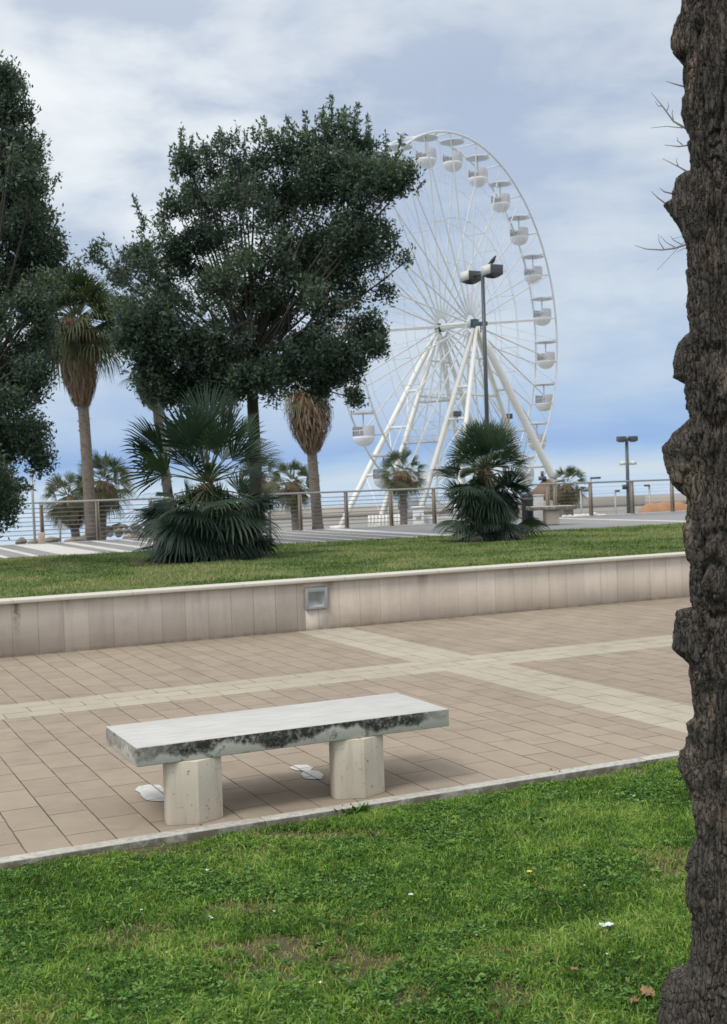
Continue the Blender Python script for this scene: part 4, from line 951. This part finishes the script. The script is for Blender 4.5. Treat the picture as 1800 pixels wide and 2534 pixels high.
small_lamp(1465, 1183, 1290, 95, .0001+.5, 'tallest of the faint lamps beyond the railing')

# thin dark stake at the lawn edge
q = onz(670, 1346, .49); m = MB(); m.tube([(q[0], q[1], .45), (q[0], q[1], 1.15)], .03, 8); o = m.build('stake', M_dgrey, loc=tuple(q)); tag(o, 'thin dark stake at the lawn edge right of the evergreen trunk', 'stake')
q = atd(150, 1345, 31); m = MB(); m.tube([(q[0], q[1], -.3), (q[0], q[1], float(atd(150, 1285, 31)[2]))], .025, 8); o = m.build('thin_post', M_steel, loc=tuple(q)); tag(o, 'thin grey post just outside the railing, left of the short shaggy palm', 'post')
q = ony(104, 1343, 29.0); m = MB(); m.box((q[0]-.07, 28.95, .492), (q[0]+.07, 29.1, .492+.27)); o = m.build('beige_box', M_beige, bevel=.01, loc=tuple(q)); tag(o, 'small beige box at the foot of the railing beside the slim pale lamp', 'box')

# ------------------------------------------------------------------ second bench, bin, cabinet on the promenade
def ground_rot(c, x, y, a): return np.array([c[0]+x*math.cos(a)-y*math.sin(a), c[1]+x*math.sin(a)+y*math.cos(a)])
c2 = onz(1365, 1299, .49); c2 = np.array([c2[0], c2[1], .49])
b2 = empty('stone_bench', tuple(c2), 'small grey stone bench on the promenade right of the smaller fan palm', 'bench')
ex = nrm(RIGHT*[1, 1, 0]+FWD*[1, 1, 0]*.12); ey = np.array([-ex[1], ex[0], 0])
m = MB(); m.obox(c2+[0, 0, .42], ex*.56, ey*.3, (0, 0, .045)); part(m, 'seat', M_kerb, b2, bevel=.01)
m = MB(); m.obox(c2+[0, 0, .1875], ex*.17, ey*.17, (0, 0, .1875)); part(m, 'pedestal', M_ped, b2, bevel=.04)
q = onz(1307, 1299, .49); bn = empty('litter_bin', (q[0], q[1], .49), 'dark litter bin half hidden behind the smaller fan palm', 'bin')
m = MB(); m.lathe((q[0], q[1], .49), [(0, 0), (.13, 0), (.145, .05), (.15, .72), (.13, .76), (.0, .78)], 20); part(m, 'body', M_black, bn, smooth=True)
m = MB(); m.lathe((q[0], q[1], .49), [(.152, .60), (.16, .60), (.16, .68), (.152, .68)], 20); part(m, 'rim', M_dgrey, bn)
q = atd(1331, 1296, 31.5); q[2] = .49; cb = empty('cabinet', tuple(q), 'pale utility cabinet between the smaller fan palm and the small bench', 'cabinet')
m = MB(); m.obox(q+[0, 0, .36], ex*.15, ey*.12, (0, 0, .34)); part(m, 'body', M_rockw, cb, bevel=.012)
m = MB(); m.obox(q+[0, 0, .715], ex*.165, ey*.135, (0, 0, .014)); part(m, 'lid', M_lampw, cb)

# kiosk with brown roof by the wheel's right foot
q = atd(1358, 1290, 75); q[2] = -2; kk = empty('kiosk', tuple(q), 'small kiosk with brown pitched roof beside the right leg of the ferris wheel', 'kiosk')
s_ = 75/F
m = MB(); m.obox(q+[0, 0, .85], lr*1.05, FWD*[1, 1, 0]*.8, (0, 0, .85)); part(m, 'wall', M_rockw, kk)
for dx in (-1.25, -.55, .35, 1.25):
    m = MB(); c = q+lr*dx-FWD*[1, 1, 0]*1.0+[0, 0, 1.1]; m.obox(c, lr*.12, FWD*[1, 1, 0]*.12, (0, 0, 1.1)); part(m, 'pillar', M_brown, kk)
m = MB(); e = [q+lr*a*1.35+FWD*[1, 1, 0]*b*1.2+[0, 0, 2.2] for a, b in ((-1, -1), (1, -1), (1, 1), (-1, 1))]; tps = q+[0, 0, 3.5]
m.ngon(e+[tps-lr*.25, tps+lr*.1], [[0, 1, 5, 4], [1, 2, 5], [2, 3, 4, 5], [3, 0, 4], [3, 2, 1, 0]]); part(m, 'roof', M_brown, kk)
m = MB(); m.obox(q-lr*.3+[0, 0, 3.55], lr*.22, lr*0+FWD*[1, 1, 0]*.2, (0, 0, .12)); m.tube([q-lr*.3+[0, 0, 3.6], q-lr*.3+[0, 0, 4.0]], .1, 8); part(m, 'finial', M_dgrey, kk)

# orange mound
q = atd(1645, 1268, 58); q[2] = -2; m = MB(); nx_, ny_ = 40, 16
X = np.linspace(-1, 1, nx_)[None]+np.zeros((ny_, 1)); Y = np.linspace(-1, 1, ny_)[:, None]+np.zeros((1, nx_))
hh = np.clip(1-np.abs(X)**5, 0, 1)*np.clip(1-np.abs(Y)**2.5, 0, 1); Zm = 2.36*hh**.35+.3*(fbm(X*4+8, Y*3, 3, 2)-.5)*hh
V = (q[None, None]+X[..., None]*lr*1.45+Y[..., None]*(FWD*[1, 1, 0])*.9); V[..., 2] = -2+Zm*1.02-.15
i = np.arange(ny_-1)[:, None]*nx_; j = np.arange(nx_-1)[None]
m.add(V.reshape(-1, 3), np.stack([i+j, i+j+1, i+j+nx_+1, i+j+nx_], -1).reshape(-1, 4)); o = m.build('covered_mound', M_orange, smooth=True, loc=tuple(q)); tag(o, 'low orange-brown covered mound beyond the railing at the right', 'mound')

# boulders below the railing
def rock(c, s, mt, label, group, sd, flat=.7, cat='boulder'):
    r2 = np.random.default_rng(sd); import mathutils
    m = MB(); nu_, nv_ = 9, 12
    dirs = r2.normal(0, 1, (9, 3)); dirs /= np.linalg.norm(dirs, axis=1)[:, None]; lim = r2.uniform(.62, .95, 9)
    U = np.linspace(0, PI, nu_)[:, None]; W = np.linspace(0, 2*PI, nv_, endpoint=False)[None]
    D3 = np.stack([np.sin(U)*np.cos(W), np.sin(U)*np.sin(W), np.cos(U)+0*W], -1).reshape(-1, 3)
    r = np.ones(len(D3))
    for dd, l in zip(dirs, lim):
        k = D3@dd; r = np.where(k > l, np.minimum(r, l/np.maximum(k, .01)), r)
    V = D3*r[:, None]*s*np.array([1, 1, flat])+np.array(c)
    i = np.arange(nu_-1)[:, None]*nv_; j = np.arange(nv_)[None]; k = (j+1) % nv_
    m.add(V, np.stack([i+j, i+nv_+j, i+nv_+k, i+k], -1).reshape(-1, 4))
    o = m.build('boulder' if cat == 'boulder' else 'pale_block', mt, loc=tuple(c)); tag(o, label, cat, group)
rs = random.Random(4)
for k in range(90):
    x = rs.uniform(235, 560); y = 1300+rs.uniform(0, 36) if x < 470 else 1300+rs.uniform(0, 30); d = 34+rs.uniform(0, 5)
    if x < 262: y = max(y, 1322)
    rock(atd(x, y, d), rs.uniform(.08, .2), M_rock, 'rough brown boulder in the heap behind the railing, left of the large fan palm', 'boulders heaped outside the railing', 100+k)
for k in range(12):
    x = rs.uniform(20, 240); rock(atd(x, 1340-.03*x+rs.uniform(0, 8), 31), rs.uniform(.10, .2), M_rock, 'small dark rock at the foot of the railing on the far left', 'small rocks at the railing foot', 200+k, .6)
for k in range(9):
    x = 1398+k*12+rs.uniform(-3, 3); rock(atd(x, 1276-.03*(x-1400)+rs.uniform(0, 4), 38), rs.uniform(.09, .15), M_rockw, 'whitish stone in the row beyond the railing right of the small bench', 'white stones beyond the railing', 300+k, .6, 'stone')

# ------------------------------------------------------------------ ferris wheel
TH_ = .484; UU = np.array([math.cos(TH_), math.sin(TH_), 0]); NN = np.array([math.sin(TH_), -math.cos(TH_), 0]); ZZ_ = np.array([0, 0, 1.])
hc = atd(1130.4, 805.4, 100); RW = 15.2; BW = 1.12; NG = 24
fwl = empty('ferris_wheel', (hc[0], hc[1], -2.0), 'large white ferris wheel with open gondolas rising behind the railing', 'ferris wheel')
def wp(r, a, b): return hc+r*(math.cos(a)*UU+math.sin(a)*ZZ_)+NN*b
AN = [1.821-k*2*PI/NG for k in range(NG)]
for b in (-BW, BW):
    m = MB(); n = 144; P = [wp(RW+.15, k*2*PI/n, b) for k in range(n+1)]; m.tube(P, .085, 8, cap=False); part(m, 'rim', M_rimw, fwl)
    m = MB()
    for rr in (.57, .35, .79):
        P = [wp(RW*rr, a, b*(.35+.65*rr)) for a in AN]+[wp(RW*rr, AN[0], b*(.35+.65*rr))]
        m.tube(P, .022 if rr < .7 else .016, 5, cap=False)
    part(m, 'ring_cable', M_rimw, fwl)
for k, a in enumerate(AN):
    for b in (-BW, BW):
        m = MB(); a2 = a+PI/NG
        m.tube([wp(.75, a2, b*1.25), wp(RW*.5, a2, b*1.1), wp(RW+.1, a2, b)], [.075, .06, .05], 6, cap=False)
        m.tube([wp(.9, a2+.6, b*1.2), wp(RW+.1, a2+PI/NG, b)], .016, 5, cap=False)
        part(m, 'spoke', M_rimw, fwl)
for k, a in enumerate(AN):
    a2 = a+PI/NG
    m = MB(); m.tube([wp(RW+.1, a2, -BW), wp(RW+.1, a2, BW)], .05, 6); part(m, 'cross_tie', M_rimw, fwl)
    m = MB(); m.tube([wp(RW*.57, a2, -BW*.8), wp(RW*.57, a2, BW*.8)], .03, 5); part(m, 'cross_tie', M_rimw, fwl)
# hub
m = MB(); P = [hc+NN*b for b in (-1.9, -1.5, -1.3, -1.1, 0, 1.1, 1.3, 1.5, 1.9)]; m.tube(P, [.2, .2, .42, .3, .2, .3, .42, .2, .2], 24); part(m, 'hub', M_white, fwl)
for b in (-1.75, 1.75):
    m = MB(); c = hc+NN*b; m.obox(c, UU*.3, NN*.24, (0, 0, .34)); part(m, 'bearing', M_teal, fwl, bevel=.05)
# legs
legs = []
gz = -2.0
for b, a, top_b, r in [(-1.6, -9.8, -1.75, .2), (1.6, -9.4, 1.75, .2), (-1.6, 9.8, -1.75, .2), (1.6, 9.8, 1.75, .22), (-5.2, -10.0, -1.95, .24), (5.2, -9.4, 1.95, .2), (-5.2, 9.6, -1.95, .2), (5.3, 9.4, 1.95, .33)]:
    ft = hc+UU*a+NN*b; ft[2] = gz; tp = hc+NN*top_b+[0, 0, -.2]; legs.append((ft, tp, b, a))
    m = MB(); r = r*.95; m.tube([ft, ft*.9+tp*.1, ft*.12+tp*.88, tp], [r*.75, r, r, r*.55], 12)
    m.obox(ft+[0, 0, .15], UU*.5, NN*.5, (0, 0, .15)); part(m, 'leg', M_white, fwl, smooth=False)
def onleg(i, z):
    ft, tp = legs[i][:2]; u = (z-ft[2])/(tp[2]-ft[2]); return ft*(1-u)+tp*u
m = MB()
for i, j, zl in [(0, 4, (2.2, 6, 9)), (1, 5, (2.2, 6.4, 9)), (2, 6, (2.2, 6, 9)), (3, 7, (2.5, 5.6, 9)), (0, 1, (1.8,)), (2, 3, (1.8, 5))]:
    for z in zl: m.tube([onleg(i, z), onleg(j, z)], .11, 8)
for i, j, zl in [(0, 4, ((-1, 2.2), (2.2, 6), (6, 9))), (3, 7, ((-1, 2.5), (2.5, 5.6), (5.6, 9))), (1, 5, ((2.2, 6.4), (6.4, 9))), (2, 6, ((2.2, 6), (6, 9)))]:
    for za, zb_ in zl: m.tube([onleg(i, za), onleg(j, zb_)], .05, 6)
for i, j in ((0, 2), (1, 3)):
    for z in (2.0, 8.5, 11.5): m.tube([onleg(i, z), onleg(j, z)], .09 if z > 3 else .05, 6)
    m.tube([onleg(i, 5), onleg(j, 11.5)], .05, 6); m.tube([onleg(j, 5), onleg(i, 11.5)], .05, 6)
part(m, 'braces', M_white, fwl)
# ladder truss along the near main legs
m = MB()
for i, od in ((0, .45), (1, .45), (3, -.45)):
    A0 = onleg(i, -1.6)+UU*od; B0 = onleg(i, 12.5)+UU*od*.6; m.tube([A0, B0], .06, 6)
    for u in np.linspace(0, 1, 30): m.tube([onleg(i, -1.6+14.1*u), A0*(1-u)+B0*u], .03, 4, cap=False)
part(m, 'ladder', M_white, fwl)
# maintenance platforms with rails
for zc, half in ((float(atd(1050, 1094, 96)[2]), 1.5), (float(atd(1068, 992, 97)[2]), 1.2), (float(atd(1130, 1025, 98)[2]), .0)):
    if half == 0: continue
    c = (onleg(0, zc)+onleg(1, zc))/2; m = MB(); m.obox(c, NN*half, UU*.4, (0, 0, .09)); pf = part(m, 'platform', M_canopy, fwl)
    m = MB()
    for sgn in (-1, 1):
        for hz in (.5, 1.): m.tube([c+NN*half+UU*.4*sgn+[0, 0, hz], c-NN*half+UU*.4*sgn+[0, 0, hz]], .025, 5)
        for uu in np.linspace(-1, 1, 5): m.tube([c+NN*half*uu+UU*.4*sgn, c+NN*half*uu+UU*.4*sgn+[0, 0, 1.]], .022, 5)
    o = m.build('handrail', M_rimw, None); o.parent = pf; o.location = -np.array(fwl.location)
# floodlights
for px_, py_, d in ((1190, 801, 97.5), (1260, 1030, 103), (1132, 1024, 95)):
    c = atd(px_, py_, d); m = MB(); m.obox(c, lr*(.55 if px_ == 1190 else .3), FWD*[1, 1, 0]*.2, (0, 0, .16 if px_ == 1190 else .22)); m.tube([c, c+[0, 0, -.7]], .06, 6); part(m, 'floodlight', M_dgrey, fwl, bevel=.03)
# gondolas
def make_gondola(idx, a):
    pv = wp(RW, a, 0)
    g = MB(); g.tube([pv-NN*BW, pv+NN*BW], .045, 6); g.tube([pv, pv+[0, 0, -1.35]], .05, 8); go = part(g, 'gondola', M_rimw, fwl)
    off = -np.array(fwl.location)
    def sub(mb, nm, mt, sm=True):
        o = mb.build(nm, mt, None, smooth=sm); o.parent = go; return o
    return go, pv, sub
cm = MB(); cm.lathe((0, 0, 0), [(.02, .09), (.4, .06), (.82, -.06), (.90, -.14), (.86, -.15), (.3, -.03), (.02, 0)], 24)
bm_ = MB(); prof_ = [(.02, -2.28), (.25, -2.25), (.48, -2.14), (.64, -1.96), (.72, -1.74), (.735, -1.62), (.70, -1.62), (.66, -1.75), (.02, -1.8)]
bm_.lathe((0, 0, 0), prof_, 24)
sm_ = MB()      # curved seat backs rising on two sides
for side in (0, PI):
    rows = []
    for z, r in ((-1.66, .725), (-1.4, .75), (-1.1, .74), (-.95, .72)):
        rows.append([(r*math.cos(side+q_), r*math.sin(side+q_), z) for q_ in np.linspace(-.95, .95, 9)])
    V = np.array(rows).reshape(-1, 3); i = np.arange(3)[:, None]*9; j = np.arange(8)[None]
    sm_.add(V, np.stack([i+j, i+j+1, i+j+10, i+j+9], -1).reshape(-1, 4)); V2 = V*[.94, .94, 1]; sm_.add(V2, np.stack([i+j, i+j+9, i+j+10, i+j+1], -1).reshape(-1, 4))
rm_ = MB(); th_ = np.linspace(0, 2*PI, 25); rm_.tube([(.74*math.cos(q_), .74*math.sin(q_), -1.25) for q_ in th_], .02, 5, cap=False)
for q_ in np.arange(4)*PI/2+.78: rm_.tube([(.73*math.cos(q_), .73*math.sin(q_), -1.62), (.74*math.cos(q_), .74*math.sin(q_), -1.25)], .018, 5)
rm_.tube([(0, 0, -1.25), (0, 0, -1.2)], .32, 16)
for mb_ in (cm, bm_, sm_, rm_): mb_.V = [v*1.13 for v in mb_.V]
first = None
g = MB(); g.tube([NN*-BW, NN*BW], .045, 6); g.tube([(0, 0, 0), (0, 0, -2.0)], .055, 8)
for k, a in enumerate(AN):
    pv = wp(RW, a, 0)
    if first is None:
        go = g.build('gondola', M_rimw, None); go.parent = fwl
        subs = [cm.build('canopy', M_canopy, go, smooth=True), bm_.build('basket', M_gond, go, smooth=True), sm_.build('seat_back', M_canopy, go, smooth=True), rm_.build('handrail', M_rimw, go)]
        subs[2].rotation_euler = (0, 0, TH_-PI/2)
        first = go
    else:
        go = first.copy(); C.objects.link(go)
        for s in subs:
            c = s.copy(); C.objects.link(c); c.parent = go
    go.location = pv-np.array(fwl.location)
# boarding deck, white slatted panels and booth at the foot of the wheel
dc = hc.copy(); dc[2] = gz
m = MB(); m.obox(dc+[0, 0, .3], UU*6, NN*1.2, (0, 0, .3)); m.obox(dc+UU*-4+NN*2.3+[0, 0, .15], UU*1.5, NN*1.1, (0, 0, .15)); part(m, 'boarding_deck', M_white, fwl)
# A-frame portal seen in the lower left of the wheel
q0 = atd(958, 1206, 93); q1 = atd(1040, 1206, 93); q2 = atd(996, 1130, 93)
m = MB(); m.tube([q0, q2], .12, 8); m.tube([q2, q1], .12, 8); m.tube([q0, q1], .14, 8); m.tube([q0+(q1-q0)*.45, (q0+(q1-q0)*.45)*[1, 1, 0]+[0, 0, gz]], .12, 8); m.tube([q2, q2*[1, 1, 0]+[0, 0, q0[2]]], .08, 8); part(m, 'portal_frame', M_rimw, fwl)
# hub-side cabin hanging in the middle
def panel(px0, px1, py0, py1, d, label):
    a = atd(px0, py1, d); b = atd(px1, py1, d); top_ = float(atd(px0, py0, d)[2])
    t = empty('white_barrier', (a[0], a[1], gz), label, 'barrier', 'white barriers at the foot of the ferris wheel')
    dd = (b-a)*[1, 1, 0]; L = np.linalg.norm(dd); dd = dd/L
    m = MB()
    n = int(L/.22)
    for k in range(n+1): p = np.array([a[0], a[1], 0])+dd*L*k/n; m.obox([p[0], p[1], (gz+top_)/2], dd*.09, np.array([-dd[1], dd[0], 0])*.03, (0, 0, (top_-gz)/2))
    part(m, 'slats', M_white, t)
    m = MB()
    for z in (top_-.06, top_-.55, gz+.25): c = np.array([a[0], a[1], 0])+dd*L/2+np.array([-dd[1], dd[0], 0])*.05; c[2] = z; m.obox(c, dd*L/2, np.array([-dd[1], dd[0], 0])*.03, (0, 0, .06))
    part(m, 'rail', M_white, t)
panel(915, 975, 1274, 1300, 88, 'white slatted barrier between the two left legs of the ferris wheel')
panel(980, 1004, 1272, 1300, 88, 'short white slatted barrier right of the middle railing post under the wheel')
q = atd(1036, 1290, 87); q[2] = gz
bo = empty('ticket_booth', tuple(q), 'small white ticket booth at the foot of the near right leg of the wheel', 'booth')
m = MB(); m.obox(q+[0, 0, .85], lr*.38, FWD*[1, 1, 0]*.5, (0, 0, .85)); part(m, 'wall', M_white, bo, bevel=.03)
m = MB(); m.obox(q+[0, 0, 1.76], lr*.48, FWD*[1, 1, 0]*.6, (0, 0, .05)); part(m, 'roof', M_gond, bo)
m = MB(); m.obox(q-FWD*[1, 1, 0]*.505+[0, 0, 1.15], lr*.2, FWD*[1, 1, 0]*.01, (0, 0, .25)); part(m, 'window', M_canopy, bo)
q = atd(1062, 1290, 88); q[2] = gz
bo = empty('generator_box', tuple(q), 'pale grey equipment box right of the white ticket booth under the wheel', 'equipment box')
m = MB(); m.obox(q+[0, 0, .55], lr*.62, FWD*[1, 1, 0]*.4, (0, 0, .55)); part(m, 'body', M_lampw, bo, bevel=.02)
m = MB(); m.obox(q-FWD*[1, 1, 0]*.41+[0, 0, .6], lr*.2, FWD*[1, 1, 0]*.01, (0, 0, .3)); part(m, 'hatch', M_canopy, bo)
q = atd(992, 1235, 86); q[2] = float(q[2])

# ------------------------------------------------------------------ small things in the near lawn
q = onz(1311, 2163, .0); q[2] = float(near_z(np.array([q[0]]), np.array([q[1]]))[0])
dn = empty('dandelion', tuple(q), 'single yellow dandelion flower in the near lawn', 'flower')
m = MB(); m.tube([q, q+[0, 0, .045]], .0016, 5); part(m, 'stem', M_clover, dn)
m = MB()
for k in range(34):
    a = k*2.4; r = .0035+.010*math.sqrt(k/34); d = sph(a, .35-.2*k/34); s = nrm(np.cross(d, [0, 0, 1]))*.0022; c = q+[0, 0, .047]
    m.add([c-s, c+s, c+d*r+s, c+d*r-s], [[0, 1, 2, 3]])
part(m, 'petals', M_yellow, dn)
def crumple(name, px, py, sx, sy, mt, label, cat, sd, z=.02, hgt=.008, group=None):
    r2 = np.random.default_rng(sd); q = onz(px, py, 0); q[2] = float(near_z(np.array([q[0]]), np.array([q[1]]))[0])+z
    n = 9; X, Y = np.meshgrid(np.linspace(-1, 1, n), np.linspace(-1, 1, n))
    r = np.hypot(X, Y); k = np.where(r > 0, np.maximum(abs(X), abs(Y))/np.maximum(r, .001), 1)
    X = X*k+.12*r2.normal(size=X.shape)*(r > .8); Y = Y*k+.12*r2.normal(size=X.shape)*(r > .8)
    Z = hgt*(fbm(X*2+sd, Y*2, 3, sd)*4-2)
    V = q+X[..., None]*sx*lr+Y[..., None]*sy*(FWD*[1, 1, 0])+Z[..., None]*ZZ_
    m = MB(); i = np.arange(n-1)[:, None]*n; j = np.arange(n-1)[None]
    m.add(V.reshape(-1, 3), np.stack([i+j, i+j+1, i+j+n+1, i+j+n], -1).reshape(-1, 4)); o = m.build(name, mt, loc=tuple(q)); tag(o, label, cat, group)
crumple('paper_scrap', 1500, 2278, .032, .022, M_paper, 'crumpled white paper scrap in the grass left of the gnarled trunk', 'litter', 5, .03, .006)
crumple('dry_leaf', 1604, 2444, .022, .035, M_dryleaf, 'curled brown dry leaf in the grass beside the trunk base', 'leaf', 6, .03, .007)
crumple('dry_leaf', 1572, 2462, .015, .018, M_dryleaf, 'small dark dry leaf just left of the curled brown leaf by the trunk base', 'leaf', 7, .022)
crumple('dry_leaf', 1421, 2391, .014, .012, M_dryleaf, 'small brown dry leaf in the lawn below the paper scrap', 'leaf', 8, .03)
crumple('dry_leaf', 1343, 2196, .008, .008, M_dryleaf, 'tiny reddish dry leaf in the grass right below the dandelion', 'leaf', 9, .03)
for k, (px, py, s) in enumerate([(512, 2144, .009), (519, 2258, .006), (524, 2261, .006), (350, 2243, .005), (678, 2246, .006), (412, 2345, .004), (218, 2388, .004), (793, 2421, .006), (1569, 1966, .008), (1420, 1992, .005), (1502, 2353, .005), (1447, 2184, .004), (1180, 2306, .004), (1016, 2203, .01)]):
    crumple('stone_chip', px, py, s, s*1.1, M_paint, 'tiny white stone chip lying in the near lawn', 'stone', 20+k, .028, .002, 'white stone chips in the near lawn')
# weeds growing over the kerb
def weed(px, py, n, r, sd, label):
    r2 = np.random.default_rng(sd); q = onz(px, py, -.03); m = MB()
    for k in range(n):
        az = r2.uniform(0, 2*PI); el = r2.uniform(.2, 1.1); L = r*r2.uniform(.5, 1.1); d = sph(az, el); s = nrm(np.cross(d, [0, 0, 1]))*L*.16
        p0 = q+np.array([r2.normal(0, r*.5), r2.normal(0, r*.25), 0])
        m.add([p0, p0+d*L*.5+s, p0+d*L+[0, 0, -L*.15], p0+d*L*.5-s], [[0, 1, 2, 3]], r2.uniform(0, .9))
    o = m.build('weed', M_clover, loc=tuple(q)); tag(o, label, 'weed')
weed(880, 2012, 90, .075, 1, 'leafy weed growing at the kerb right of the bench')
weed(1375, 1925, 70, .06, 2, 'low weed at the kerb halfway between bench and gnarled trunk')
weed(275, 2098, 70, .05, 3, 'low weed at the kerb left of the bench')
print('objects', len(bpy.data.objects), 'verts', sum(len(m.vertices) for m in bpy.data.meshes))
